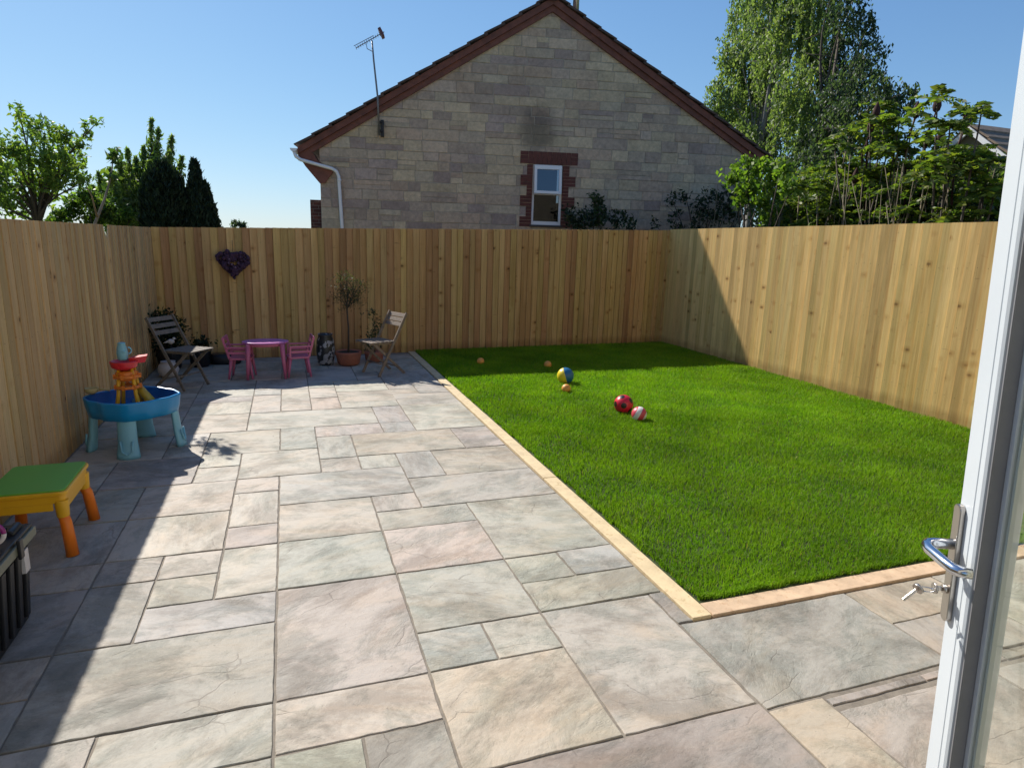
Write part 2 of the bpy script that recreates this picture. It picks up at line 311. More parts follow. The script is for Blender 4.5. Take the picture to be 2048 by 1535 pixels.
# ---- patio: riven slabs on the measured 290 mm module ----
XS = [-1.63, -1.26, -.97, -.685, -.395, -.11, .185, .477, .775, 1.07, 1.38, 1.73]
YS = [.33, .6, .88, 1.15, 1.42, 1.70, 1.97, 2.24, 2.515, 2.785, 3.06, 3.325, 3.59, 3.87, 4.14, 4.41, 4.69, 5.0, 5.29, 5.6, 5.93, 6.24, 6.55, 6.8, 7.05, 7.3, 7.55, 7.84, 8.13, 8.42, 8.71, 9.0, 9.3, 9.66]
PINK, BUFF, GREY, GREEN, LIGHT, DARK, TAN, BLUE = (.52,.46,.4), (.53,.475,.39), (.42,.385,.335), (.47,.45,.385), (.55,.505,.43), (.38,.335,.285), (.52,.44,.33), (.47,.45,.41)
slabs = [  # x0,x1,y0,y1 (grid indices), colour
 (5,7,7,10,PINK), (7,9,8,10,GREEN), (7,8,7,8,GREEN), (8,9,7,8,BUFF), (7,9,5,7,TAN), (5,7,6,7,BUFF), (5,6,4,6,BUFF), (6,7,4,6,DARK),
 (9,10,9,10,GREEN), (10,11,9,10,BLUE), (9,11,8,9,GREEN), (3,5,9,10,BLUE), (2,5,7,9,GREY), (3,5,6,7,PINK), (1,3,6,7,PINK), (2,3,9,11,GREY),
 (3,4,11,12,BUFF), (3,4,10,11,BUFF), (2,3,11,12,GREY), (1,2,9,11,DARK), (2,4,12,14,BUFF), (3,4,14,14,BUFF), (2,4,14,16,PINK), (1,2,14,16,GREY), (3,4,16,17,PINK), (3,4,17,18,LIGHT), (1,3,16,18,GREY),
 (4,5,12,13,PINK), (4,5,13,15,LIGHT), (4,5,15,16,PINK), (4,5,10,12,LIGHT), (5,7,10,12,GREEN), (7,9,10,12,BUFF), (5,7,12,14,LIGHT), (5,8,14,16,BLUE), (7,8,13,14,PINK), (7,9,12,13,GREEN),
 (9,11,10,13,LIGHT), (8,11,13,15,PINK), (8,9,15,17,GREEN), (9,11,15,17,BUFF), (7,8,16,17,GREEN), (6,7,16,17,LIGHT), (6,7,17,19,GREEN), (4,6,16,18,LIGHT), (7,10,17,19,BUFF), (10,11,17,19,GREY),
 (5,6,18,20,GREEN), (3,5,18,20,BUFF), (6,8,19,20,PINK), (8,9,19,20,GREEN), (8,9,20,22,BLUE), (9,11,19,22,LIGHT), (4,8,20,22,LIGHT), (2,4,20,22,BUFF), (4,5,22,25,LIGHT), (5,6,22,24,LIGHT), (5,6,24,26,PINK),
 (6,7,22,24,TAN), (6,7,24,26,LIGHT), (7,9,22,23,BUFF), (9,11,22,24,LIGHT), (7,10,23,25,BUFF), (10,11,24,26,GREY), (2,4,22,24,LIGHT)]
slabs = [s for s in slabs if s[3] > s[2]]
occ = np.zeros((12, 34), bool)
for a, b, c_, d, _ in slabs: occ[a:b, c_:d] = True
occ[9:11, 5:8] = True; occ[7:11, 0:5] = True
pal = [PINK, BUFF, GREY, GREEN, LIGHT, LIGHT, BLUE, TAN]
r2 = random.Random(11)
for j in range(33):
    for i in range(11):
        if occ[i, j] or (j < 5 and i >= 7): continue
        for wv, hv in r2.sample([(3, 2), (2, 2), (2, 3), (2, 1), (1, 2), (1, 1), (2, 2), (3, 2)], 8)+[(1, 1)]:
            if i+wv <= 11 and j+hv <= 33 and not occ[i:i+wv, j:j+hv].any() and not (j+hv > 7 and j < 7) and not (j < 5 and i+wv > 7): break
        occ[i:i+wv, j:j+hv] = True; slabs.append((i, i+wv, j, j+hv, r2.choice(pal)))
rects = [(XS[a], XS[b], YS[c_], YS[d], col) for a, b, c_, d, col in slabs]
rects += [(1.65, 1.737, 2.245, 2.515, GREY), (1.07, 1.65, 1.70, 2.515, GREEN), (.477, 1.655, 1.12, 1.70, DARK), (.477, 1.1, .33, 1.12, GREY), (1.1, 1.655, .33, 1.12, BUFF),
  (1.655, 2.64, 1.66, 2.24, GREY), (2.64, 3.25, 1.955, 2.24, TAN), (2.64, 3.25, 1.66, 1.955, DARK), (3.25, 4.1, 1.66, 2.24, BUFF), (4.1, 5.2, 1.66, 2.24, GREY), (5.2, 6.4, 1.66, 2.24, GREEN),
  (1.655, 1.92, .9, 1.655, TAN), (1.655, 1.92, .33, .9, GREY), (1.92, 2.75, 1.0, 1.575, DARK), (2.75, 3.6, 1.0, 1.575, GREY), (1.92, 2.9, .33, 1.0, PINK), (2.9, 3.8, .33, 1.0, DARK), (3.6, 4.7, 1.0, 1.575, BUFF), (3.8, 4.7, .33, 1.0, GREEN), (4.7, 6.4, .33, 1.575, GREY)]
bm = bmesh.new(); CL = bm.loops.layers.float_color.new('Col'); UL = bm.loops.layers.uv.new('UVMap')
def slab(x0, x1, y0, y1, col, g=.005, bm=bm):
    z = r2.uniform(-.0015, .0025); tx, ty = r2.uniform(-.002, .002), r2.uniform(-.002, .002)
    x0 += g; x1 -= g; y0 += g; y1 -= g; P = []
    for (ax, ay), (bx, by) in (((x0, y0), (x1, y0)), ((x1, y0), (x1, y1)), ((x1, y1), (x0, y1)), ((x0, y1), (x0, y0))):
        L = math.hypot(bx-ax, by-ay); k = max(2, int(L/.05))
        for q in range(k):
            t = q/k; P.append((ax+(bx-ax)*t+r2.uniform(-.0022, .0022), ay+(by-ay)*t+r2.uniform(-.0022, .0022)))
    cx, cy = (x0+x1)/2, (y0+y1)/2; hx, hy = (x1-x0)/2, (y1-y0)/2
    def ring(ins, dz): return [bm.verts.new((cx+(px-cx)*(1-ins/hx), cy+(py-cy)*(1-ins/hy), z+dz+tx*(px-cx)+ty*(py-cy)+(0 if ins > .002 else r2.uniform(-.001, .001)))) for px, py in P]
    rs = [ring(0, -.04), ring(0, -.004), ring(.001, -.001), ring(.0032, 0)]
    v = r2.uniform(.86, 1.0)*.95; col = tuple((c*.68+k_*.32)*v*r2.uniform(.97, 1.03) for c, k_ in zip(col, (.455, .42, .37)))
    ang = r2.choice([0, math.pi/2, .3, -.4]) ; ou, ov = r2.uniform(0, 60), r2.uniform(0, 60); ca, sa = math.cos(ang), math.sin(ang)
    fs = [bm.faces.new(rs[3])]
    k = len(P)
    for a, b in zip(rs, rs[1:]):
        for q in range(k): fs.append(bm.faces.new([a[q], a[(q+1) % k], b[(q+1) % k], b[q]]))
    for f in fs:
        for lp in f.loops:
            lp[CL] = (*col, 1); x, y = lp.vert.co.x-cx, lp.vert.co.y-cy
            lp[UL].uv = (ou+(x*ca-y*sa)*1.0, ov+(x*sa+y*ca)*1.0)
for rc in rects: slab(*rc)
for i, (a, b) in enumerate([(1.92, 2.42), (2.42, 2.9), (2.9, 3.4)]): slab(a, b, 1.6, 1.64, DARK, .003)
me = bpy.data.meshes.new('patio'); bm.to_mesh(me); bm.free()
patio = tag(link('patio', me, M_slab), kind='structure')
b = MB(); b.box(-1.66, 1.735, -.5, 10.2, -.068, -.0055); b.box(1.737, 6.42, -.5, 2.243, -.068, -.0055)
tag(b.build('patio_bedding', M_grout), kind='structure')

# ---- lawn ----
b = MB(); b.box(1.845, 6.44, 2.355, 10.3, -.068, .004)
M_turf = pm('turf_soil', (.035, .05, .012), .95, .3, 20, .5)
tag(b.build('lawn_bed', M_turf), kind='structure')
def grass():
    n1 = 150000; n2 = 170000
    # density falls with distance; blades get a little wider there
    y = np.concatenate([2.33+3.2*rng.random(n1)**1.25, 5.2+4.95*rng.random(n2)]); x = 1.83+4.64*rng.random(n1+n2)
    ed = rng.random(n1+n2)
    far = np.clip((y-2.3)/7, 0, 1)
    # tufty length and lean variation from low-frequency waves
    tf = .5+.25*np.sin(x*5.1+2*np.sin(y*3.3))+.25*np.sin(y*6.7+x*2.2+1.5*np.sin(x*7.9))
    h = .88*(.026+.022*rng.random(n1+n2)+.012*tf)*(1+.15*far); wd = .0015+.001*rng.random(n1+n2)+.002*far
    a = rng.random(n1+n2)*6.283; la = rng.random(n1+n2)*6.283; ln = h*(.15+.75*rng.random(n1+n2)**1.5)
    edge = (x < 1.9) | (y < 2.42)
    ln = np.where(edge, ln*1.1, ln)
    x = np.where(x < 1.87, 1.85+.03*rng.random(n1+n2)**.5+.012*np.sin(y*23)*np.sin(y*7), x); y = np.where(y < 2.38, 2.365+.03*rng.random(n1+n2)**.5+.012*np.sin(x*29)*np.sin(x*6), y)
    dx, dy = np.cos(a)*wd, np.sin(a)*wd; lx, ly = np.cos(la)*ln, np.sin(la)*ln
    z0 = np.zeros_like(x)
    V = np.stack([np.stack([x-dx, y-dy, z0], 1), np.stack([x+dx, y+dy, z0], 1),
                  np.stack([x+dx*.8+lx*.35, y+dy*.8+ly*.35, z0+h*.6], 1), np.stack([x-dx*.8+lx*.35, y-dy*.8+ly*.35, z0+h*.6], 1),
                  np.stack([x+lx, y+ly, z0+h*np.sqrt(np.clip(1-(ln/h)**2*.35, .2, 1))], 1)], 1).reshape(-1, 3)
    i = np.arange(n1+n2)*5
    F = np.stack([np.stack([i, i+1, i+2], 1), np.stack([i, i+2, i+3], 1), np.stack([i+3, i+2, i+4], 1)], 1).reshape(-1, 3)
    c0 = np.array([.085, .205, .012]); c1 = np.array([.225, .35, .022]); c2 = np.array([.34, .32, .1])
    t = rng.random(n1+n2)[:, None]*.6+.4*tf[:, None]; c = c0*(1-t)+c1*t
    patch = (np.sin(x*1.7+.8*np.sin(y*2.1))+np.sin(y*1.3+x*.9+2)+1.2*np.sin(x*4.3+y*2.7+2*np.sin(y*1.9))*np.sin(y*5.1-x*1.7)+np.sin(x*9.1+3*np.sin(y*3.7))*np.sin(y*8.3))[:, None]*.085+(np.clip((y-3)/4.5, 0, 1)*.2)[:, None]
    c = c*(1+patch); dry = rng.random(n1+n2) < .03; c[dry] = c2*rng.uniform(.5, 1, (dry.sum(), 1))
    keep = rng.random(n1+n2) > 0
    me = arr_mesh('lawn_grass', V, F, np.repeat(c, 3, 0).astype(np.float32))
    tag(link('lawn_grass', me, M_grass), kind='stuff', label='short bright green lawn grass filling the plot beside the patio', cat='grass')
grass()
# timber edging: buff strip along the patio, orange strip along the near end
def edging(name, x0, x1, y0, y1, mat, label):
    b = MB(); k = max(1, int(max(x1-x0, y1-y0)/2.4)+1); along = (y1-y0) > (x1-x0)
    for i in range(k):
        if along: ya, yb = y0+(y1-y0)*i/k, y0+(y1-y0)*(i+1)/k; q = (x0, x1, ya+.001, yb-.001)
        else: xa, xb = x0+(x1-x0)*i/k, x0+(x1-x0)*(i+1)/k; q = (xa+.001, xb-.001, y0, y1)
        b.box(*q, -.06, .012+.002*(i % 2))
    tag(b.build(name, mat, bevel=.003), label, 'edging')
edging('timber_edging', 1.737, 1.84, 2.25, 9.8, M_edge_t, 'long pale buff timber edging strip between the patio and the lawn')
edging('timber_edging', 1.843, 6.4, 2.247, 2.35, M_edge_o, 'orange brown timber edging strip across the near end of the lawn')

# ---- closeboard fences ----
def fence(name, p0, p1, h0, h1, side, mat, cols, label, pitch=.1, notch=None, seed=1, th=.024):
    rr = random.Random(seed); p0, p1 = Vector(p0), Vector(p1); L = (p1-p0).length; d = (p1-p0)/L
    nv = Vector((-d.y, d.x))*side   # towards the garden
    bm = bmesh.new(); CL = bm.loops.layers.float_color.new('Col'); UL = bm.loops.layers.uv.new('UVMap')
    k = int(L/pitch)+1; pitch = L/k
    for i in range(k):
        s0 = i*pitch+rr.uniform(-.006, .006); s1 = s0+pitch*1.2; s1 = min(s1, L+.02)
        lean = rr.uniform(-.004, .004); h = h0+(h1-h0)*i/k+rr.uniform(-.002, .002)
        ha = hb = h
        if notch and abs(i*pitch+pitch-notch) < pitch*.5: hb = h-.15
        if notch and abs(i*pitch-notch) < pitch*.5: ha = h-.15
        t0, t1 = th+rr.uniform(0, .3*th), .004+(.024-th)*.35
        def P(s, off, z): q = p0+d*s+nv*off; return (q.x, q.y, z)
        zs = [-.02, .45, .95, 1.4]
        wob = [0]+[rr.uniform(-.0015, .0015) for _ in range(3)]
        rings = []
        for z, wv in list(zip(zs, wob))+[(None, 0)]:
            za = ha if z is None else z; zb = hb if z is None else z; f = (za/h)
            rings.append([bm.verts.new(P(s0+lean*f, t0+wv, za)), bm.verts.new(P(s1+lean*f, t1+wv, zb)), bm.verts.new(P(s1+lean*f, -.004, zb)), bm.verts.new(P(s0+lean*f, 0, za))])
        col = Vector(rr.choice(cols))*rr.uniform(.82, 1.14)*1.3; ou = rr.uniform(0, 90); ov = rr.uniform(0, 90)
        fs = [bm.faces.new(rings[-1])]
        for a, b_ in zip(rings, rings[1:]):
            for q in range(4): fs.append(bm.faces.new([a[q], a[(q+1) % 4], b_[(q+1) % 4], b_[q]]))
        for zn in (.3, 1.0, 1.6):   # nail heads
            for q in (0.03,):
                c = p0+d*(s0+q+rr.uniform(-.006, .006))+nv*(t0+.004); zc = zn+rr.uniform(-.012, .012)
                nf = bm.faces.new([bm.verts.new((c.x+d.x*a_, c.y+d.y*a_, zc+b_)) for a_, b_ in ((-.004, 0), (0, -.004), (.004, 0), (0, .004))])
                for lp in nf.loops: lp[CL] = (.06, .045, .035, 1); lp[UL].uv = (0, 0)
        for f in fs:
            for lp in f.loops:
                co = lp.vert.co; s = (Vector(co[:2])-p0).dot(d)-s0
                lp[CL] = (*col, 1); lp[UL].uv = (ou+s, ov+co.z)
    bmesh.ops.recalc_face_normals(bm, faces=bm.faces[:])
    me = bpy.data.meshes.new('boards'); bm.to_mesh(me); bm.free()
    root = empty(name, (p0.x, p0.y, 0), 0, label, 'fence')
    o = link('boards', me, mat, root); o.location = (-p0.x, -p0.y, 0)
    b = MB()
    for zr in (.3, 1.0, 1.6):
        a = p0-nv*.03; c = p1-nv*.03; b.bar((a.x, a.y, zr), (c.x, c.y, zr+(h1-h0)*zr/h0), .04, .08)
    r = b.build('rail', mat, root); r.location = (-p0.x, -p0.y, 0)
    kk = int(L/2.4)+1
    for i in range(kk+1):
        q = p0+d*(L*i/kk)-nv*.1; b = MB(); b.box(q.x-.045, q.x+.045, q.y-.045, q.y+.045, -.05, (h0+(h1-h0)*i/kk)-.04)
        r = b.build('post', mat, root); r.location = (-p0.x, -p0.y, 0)
    return root
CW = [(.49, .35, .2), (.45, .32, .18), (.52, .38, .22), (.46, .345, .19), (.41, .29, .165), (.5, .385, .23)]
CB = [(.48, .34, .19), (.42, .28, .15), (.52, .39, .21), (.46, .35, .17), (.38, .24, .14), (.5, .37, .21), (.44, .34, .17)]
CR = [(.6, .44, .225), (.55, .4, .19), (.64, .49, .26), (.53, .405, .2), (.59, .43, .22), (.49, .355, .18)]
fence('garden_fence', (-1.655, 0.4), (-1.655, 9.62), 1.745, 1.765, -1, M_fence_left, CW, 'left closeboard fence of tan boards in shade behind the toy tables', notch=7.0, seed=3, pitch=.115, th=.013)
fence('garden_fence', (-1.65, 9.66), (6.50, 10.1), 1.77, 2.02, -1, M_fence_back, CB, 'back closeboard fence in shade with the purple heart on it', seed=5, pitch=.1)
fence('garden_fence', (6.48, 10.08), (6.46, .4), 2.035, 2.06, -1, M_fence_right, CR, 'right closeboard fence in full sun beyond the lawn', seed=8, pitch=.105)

# ================= STONE HOUSE =================
A12 = R(-12)
HO = Vector((0, 15.15, 0))
house = empty('stone_house', HO, A12, 'stone gabled house with a brown tiled roof and one small window', 'house')
M_block = base('stone_block'); m, n, l, p, o = M_block; M_block = m
a = n.new('ShaderNodeAttribute'); a.attribute_name = 'Col'; tc = n.new('ShaderNodeTexCoord').outputs['Object']
c = mix(n, l, ramp(n, l, noise(n, l, tc, 14, 8, .7), .35, .7), mix(n, l, 1.0, a.outputs['Color'], (.78, .78, .78), 'MULTIPLY'), mix(n, l, 1.0, a.outputs['Color'], (1.15, 1.13, 1.08), 'MULTIPLY'))
c = mix(n, l, math_n(n, l, 'MULTIPLY', ramp(n, l, noise(n, l, tc, 1.1, 6, .65), .45, .7), .5), c, mix(n, l, 1.0, c, (.62, .6, .6), 'MULTIPLY'))
c = mix(n, l, math_n(n, l, 'MULTIPLY', ramp(n, l, noise(n, l, tc, 5.5, 8, .75), .52, .66), .4), c, mix(n, l, 1.0, c, (.68, .64, .6), 'MULTIPLY'))
# sooty weather stain above the window (a stain with its own outline)
mp = mapping(n, l, tc, (1.05, .01, .85), (-1.05*5.5, 0, -.85*4.2))
ln_ = n.new('ShaderNodeVectorMath'); ln_.operation = 'LENGTH'; l.new(mp, ln_.inputs[0])
sn = math_n(n, l, 'ADD', ln_.outputs['Value'], math_n(n, l, 'MULTIPLY', noise(n, l, tc, 2.2, 6, .7), .9))
st = ramp(n, l, sn, .7, 1.9, (1, 1, 1), (0, 0, 0))
c = mix(n, l, math_n(n, l, 'MULTIPLY', st, .58), c, (.05, .045, .045))
l.new(c, p.inputs['Base Color']); p.inputs['Roughness'].default_value = .9; p.inputs['Specular IOR Level'].default_value = .2
bump(n, l, noise(n, l, tc, 16, 9, .75), p, .9, .025)
M_mortar = pm('mortar', (.37, .335, .275), .95, .2, 15, .4)
def clip(poly, a, b, c):   # keep a*x+b*y<=c
    out = []
    for i in range(len(poly)):
        P, Q = poly[i], poly[(i+1) % len(poly)]; dp = a*P[0]+b*P[1]-c; dq = a*Q[0]+b*Q[1]-c
        if dp <= 0: out.append(P)
        if dp*dq < 0: t = dp/(dp-dq); out.append((P[0]+(Q[0]-P[0])*t, P[1]+(Q[1]-P[1])*t))
    return out
AP = (5.72, 6.86); SL = (6.86-3.58)/(5.72-.31); SR = (6.86-3.84)/(10.95-5.72)
def under(off, side): return ((-SL, 1, AP[1]-SL*AP[0]-off) if side < 0 else (SR, 1, AP[1]+SR*AP[0]-off))
WX0, WX1, WZ0, WZ1 = 5.42, 6.10, 2.14, 3.45
bm = bmesh.new(); CL = bm.loops.layers.float_color.new('Col'); rr = random.Random(21)
cols = [(.34, .315, .235), (.37, .345, .25), (.3, .28, .235), (.27, .245, .215), (.235, .21, .19), (.35, .31, .25), (.3, .27, .24), (.33, .32, .26), (.24, .215, .22), (.39, .36, .27), (.2, .175, .18), (.32, .27, .22)]
z = 0.0
while z < 6.9:
    hgt = rr.choice([.17, .2, .22, .24, .2, .19]); s = .79-rr.uniform(0, .3)
    while s < 10.5:
        wv = rr.choice([.26, .33, .4, .48, .56, .62, .38]) if rr.random() < .8 else .8
        hs = [(0, hgt)] if rr.random() > .12 or hgt < .2 else [(0, hgt/2), (hgt/2, hgt)]
        for za, zb in hs:
            segs = [(max(s, .79), min(s+wv, 10.45))]
            if z+zb > WZ0 and z+za < WZ1: segs = [(max(s, .79), min(s+wv, WX0)), (max(s, WX1), min(s+wv, 10.45))]
            for a_, b_ in segs:
                if b_-a_ < .04: continue
                g = .005; q = [(a_+g, z+za+g), (b_-g, z+za+g), (b_-g, z+zb-g), (a_+g, z+zb-g)]
                q = [(x+rr.uniform(-.006, .006), y+rr.uniform(-.007, .007)) for x, y in q]
                q = clip(q, *under(.3, -1)); q = clip(q, *under(.3, 1)) if len(q) > 2 else q
                if len(q) < 3: continue
                dpt = -.012-rr.uniform(0, .012)
                cx = sum(x for x, _ in q)/len(q); cy = sum(y for _, y in q)/len(q)
                va = [bm.verts.new((x, .01, y)) for x, y in q]; vb = [bm.verts.new((x, dpt+.008, y)) for x, y in q]
                vc = [bm.verts.new((cx+(x-cx)*.96, dpt, cy+(y-cy)*.93)) for x, y in q]
                col = Vector(rr.choice(cols)).lerp(Vector((.31, .285, .235)), .25)*rr.uniform(.88, 1.12)*1.22; col = col.lerp(Vector((.37, .34, .29)),   .08)*1.24; col = Vector((col.x*1.14, col.y*1.02, col.z*.94)); fs = [bm.faces.new(vc)]
                for u, v in ((va, vb), (vb, vc)):
                    for k in range(len(q)): fs.append(bm.faces.new([u[k], u[(k+1) % len(q)], v[(k+1) % len(q)], v[k]]))
                for f in fs:
                    for lp in f.loops: lp[CL] = (*col, 1)
        s += wv
    z += hgt
bmesh.ops.recalc_face_normals(bm, faces=bm.faces[:])
MXZ = Matrix(((1, 0, 0, 0), (0, 0, 1, 0), (0, 1, 0, 0), (0, 0, 0, 1)))   # (x, z, y) -> prism in the wall plane
me = bpy.data.meshes.new('wall'); bm.to_mesh(me); bm.free()
wall = link('wall', me, M_block, house)
b = MB()   # mortar bed and the rest of the shell
def wp(pts, y0, y1): b.prism(pts, y0, y1, MXZ)
zl = lambda s: AP[1]-SL*(AP[0]-s)-.3; zr = lambda s: AP[1]-SR*(s-AP[0])-.3
wp([(.79, 0), (WX0, 0), (WX0, zl(WX0)), (.79, zl(.79))], -.006, .3)
wp([(WX0, 0), (WX1, 0), (WX1, WZ0), (WX0, WZ0)], -.006, .3)
wp([(WX0, WZ1), (WX1, WZ1), (WX1, zr(WX1)), (AP[0], AP[1]-.3), (WX0, zl(WX0))], -.006, .3)
wp([(WX1, 0), (10.45, 0), (10.45, zr(10.45)), (WX1, zr(WX1))], -.006, .3)
b.box(.79, 1.09, .3, 9, 0, 3.0); b.box(10.15, 10.45, .3, 9, 0, 3.4); b.box(.79, 10.45, 9, 9.3, 0, 3.2)
b.build('mortar_bed', M_mortar, wall)
b = MB(); b.box(WX0-.3, WX1+.3, 2.2, 2.25, 1.5, 4); b.build('room_back', pm('dark_room', (.05, .045, .04), .9), wall)
M_brick, n, l, p, o = base('red_brick')
tcn = n.new('ShaderNodeTexCoord').outputs['Object']
bt = n.new('ShaderNodeTexBrick'); bt.inputs['Scale'].default_value = 1; bt.inputs['Brick Width'].default_value = .225; bt.inputs['Row Height'].default_value = .075
bt.inputs['Mortar Size'].default_value = .006; bt.inputs['Color1'].default_value = (.15, .05, .035, 1); bt.inputs['Color2'].default_value = (.09, .032, .028, 1); bt.inputs['Mortar'].default_value = (.2, .16, .14, 1)
mp = n.new('ShaderNodeMapping'); mp.inputs['Rotation'].default_value = (R(-90), 0, 0); l.new(tcn, mp.inputs['Vector']); l.new(mp.outputs[0], bt.inputs['Vector'])
l.new(mix(n, l, ramp(n, l, noise(n, l, tcn, 9, 6), .3, .7), bt.outputs['Color'], mix(n, l, 1.0, bt.outputs['Color'], (.6, .6, .6), 'MULTIPLY')), p.inputs['Base Color']); p.inputs['Roughness'].default_value = .85
M_redb = pm('red_brick_unit', (.12, .042, .032), .85, .3, 12, .4)
b = MB()   # brick lintel of upright bricks and stepped quoins
k = 9
for i in range(k):
    x0 = 5.31+i*(.96/k); b.box(x0+.003, x0+.96/k-.003, -.03, .02, 3.453, 3.72)
for x0, x1 in ((5.13, 5.305), (6.275, 6.43)):
    for q in range(3): b.box(x0, x1, -.032, .02, 3.46+q*.088, 3.46+q*.088+.082)
for side in (0, 1):
    for q in range(18):
        zz = 3.445-(q+1)*.075; wide = (q//3) % 2 == 1
        if side == 0: b.box(5.15 if wide else 5.29, WX0-.002, -.03, .02, zz, zz+.069)
        else: b.box(WX1+.002, 6.40 if wide else 6.25, -.03, .02, zz, zz+.069)
b.build('brick_surround', M_redb, wall)
# window
M_upvc = pm('white_upvc', (.78, .79, .8), .32, .03, 5)
def glassmat(name, tint=(.9, .95, .93), refl=1.0, ior=1.5):
    m, n, l, p, o = base(name); n.remove(p)
    g = n.new('ShaderNodeBsdfGlossy'); g.inputs['Roughness'].default_value = .01; g.inputs[0].default_value = (1, 1, 1, 1)
    t = n.new('ShaderNodeBsdfTransparent'); t.inputs[0].default_value = (*tint, 1)
    ge = n.new('ShaderNodeNewGeometry'); dt = n.new('ShaderNodeVectorMath'); dt.operation = 'DOT_PRODUCT'
    l.new(ge.outputs['Normal'], dt.inputs[0]); l.new(ge.outputs['Incoming'], dt.inputs[1])
    f = math_n(n, l, 'POWER', math_n(n, l, 'SUBTRACT', 1, math_n(n, l, 'ABSOLUTE', dt.outputs['Value']), True), 5)
    ff = math_n(n, l, 'MULTIPLY', math_n(n, l, 'ADD', math_n(n, l, 'MULTIPLY', f, .96), .04), refl, True)
    s = n.new('ShaderNodeMixShader'); l.new(ff, s.inputs[0]); l.new(t.outputs[0], s.inputs[1]); l.new(g.outputs[0], s.inputs[2]); l.new(s.outputs[0], o.inputs[0])
    return m
M_wglass = glassmat('window_glass', (.4, .42, .44), .45); M_sglass = glassmat('sash_glass', (.4, .42, .45), 3.2)
b = MB(); f = .05
b.box(WX0, WX1, .02, .09, WZ0, WZ0+f+.03); b.box(WX0, WX1, .02, .09, WZ1-f, WZ1); b.box(WX0, WX0+f, .02, .09, WZ0+f+.03, WZ1-f); b.box(WX1-f, WX1, .02, .09, WZ0+f+.03, WZ1-f)
b.box(WX0+f, WX1-f, .02, .09, 2.80, 2.85)
win = b.build('window', M_upvc, house, bevel=.004)
b = MB(); b.box(WX0+f, WX1-f, .05, .056, WZ0+f+.03, 2.80); b.build('pane', M_wglass, win)
b = MB(); b.box(WX0-.04, WX1+.04, -.07, .02, WZ0-.05, WZ0-.002); b.build('sill', pm('dark_sill', (.06, .05, .045), .7), win)
b = MB(); sw = .06; W2 = WX1-WX0-2*f+.04; H2 = .62
b.box(-W2/2, W2/2, -.045, 0, -.09, 0); b.box(-W2/2, W2/2, -.045, 0, -H2, -H2+sw); b.box(-W2/2, -W2/2+sw, -.045, 0, -H2+sw, -.09); b.box(W2/2-sw, W2/2, -.045, 0, -H2+sw, -.09)
sash = b.build('opening_sash', M_upvc, win, bevel=.004); sash.location = ((WX0+WX1)/2, -.02, WZ1-.02); sash.rotation_euler = (R(-7), 0, 0)
b = MB(); b.box(-W2/2+sw, W2/2-sw, -.025, -.018, -H2+sw, -.09); pn = b.build('sash_pane', M_sglass, win); pn.location = sash.location; pn.rotation_euler = sash.rotation_euler
# roof courses with stepped verge
M_tile = pm('brown_roof_tile', (.085, .055, .045), .85, .35, 7, .5, dirt=(.05, .045, .035))
b = MB(); NC = 15
for side, (ex, ez) in ((-1, (.31, 3.58)), (1, (10.95, 3.84))):
    E = Vector((ex, 0, ez)); A_ = Vector((AP[0], 0, AP[1])); d = (A_-E)/NC; nn = Vector((-d.z, 0, d.x)).normalized()*(1 if side < 0 else -1)
    if nn.z < 0: nn = -nn
    for i in range(NC):
        lo = E+d*i; hi = E+d*(i+1.12) if i < NC-1 else A_
        p0 = lo-nn*.015+nn*.02; p1 = hi-nn*.045
        q = [(p0.x, p0.z), (p1.x, p1.z), ((p1+nn*.05).x, (p1+nn*.05).z), ((p0+nn*.03).x, (p0+nn*.03).z)]
        b.prism(q, -.17+random.uniform(-.008, .008), 9.4, MXZ)
roof = b.build('roof', M_tile, house)
b = MB(); b.tube([(AP[0], -.19, AP[1]-.01), (AP[0], 9.4, AP[1]-.01)], .13, 12); b.build('ridge_tile', M_tile, roof)
M_barge = pm('red_brown_verge', (.17, .065, .045), .8, .3, 6, .3, dirt=(.09, .04, .03))
b = MB()
def band(o0, o1, y0, y1):
    b.prism([(.36, AP[1]-SL*(AP[0]-.36)-o1), (AP[0], AP[1]-o1), (AP[0], AP[1]-o0), (.36, AP[1]-SL*(AP[0]-.36)-o0)], y0, y1, MXZ)
    b.prism([(AP[0], AP[1]-o1), (10.9, AP[1]-SR*(10.9-AP[0])-o1), (10.9, AP[1]-SR*(10.9-AP[0])-o0), (AP[0], AP[1]-o0)], y0, y1, MXZ)
band(.05, .19, -.12, -.02); band(.192, .32, -.075, -.018)
b.prism([(.36, 3.4), (.5, 3.18), (.79, 2.84), (.9, 2.86), (1.08, 3.1), (.75, 3.32), (.66, 3.46)], -.07, .25, MXZ)
b.build('bargeboard', M_barge, roof)
b = MB(); b.lathe([(.11, 0), (.1, .03), (.1, .12)], 16, (0, 0, 0))
b = MB(); g = b
pr = []
for k in range(9): a = math.pi+math.pi*k/8; pr.append((.29+.07*math.cos(a), 3.52+.07*math.sin(a)))
pr += [(.29+.06, 3.52), (.29-.06, 3.52)]
g.prism(pr, -.2, 9.3, MXZ); g.build('gutter', M_upvc, house)
b = MB(); b.tube([(.29, -.15, 3.46), (.33, -.15, 3.36), (.42, -.15, 3.3), (1.06, -.12, 3.15), (1.15, -.1, 3.1), (1.19, -.08, 3.0), (1.235, -.07, 1.9), (1.24, -.07, 0)], .036, 12)
for zz in (2.9, 1.6): b.tube([(1.2, -.075, zz), (1.2, -.075, zz+.05)], .045, 12)
b.build('downpipe', M_upvc, house)
M_steel = pm('steel', (.55, .56, .58), .3, .1, 10, 0, 1)
b = MB(); b.lathe([(.07, 0), (.07, .9), (.085, .92), (.085, 1.0), (.07, 1.02), (.07, 1.4)], 16, (6.3, .35, 6.2)); b.build('flue', M_steel, roof)
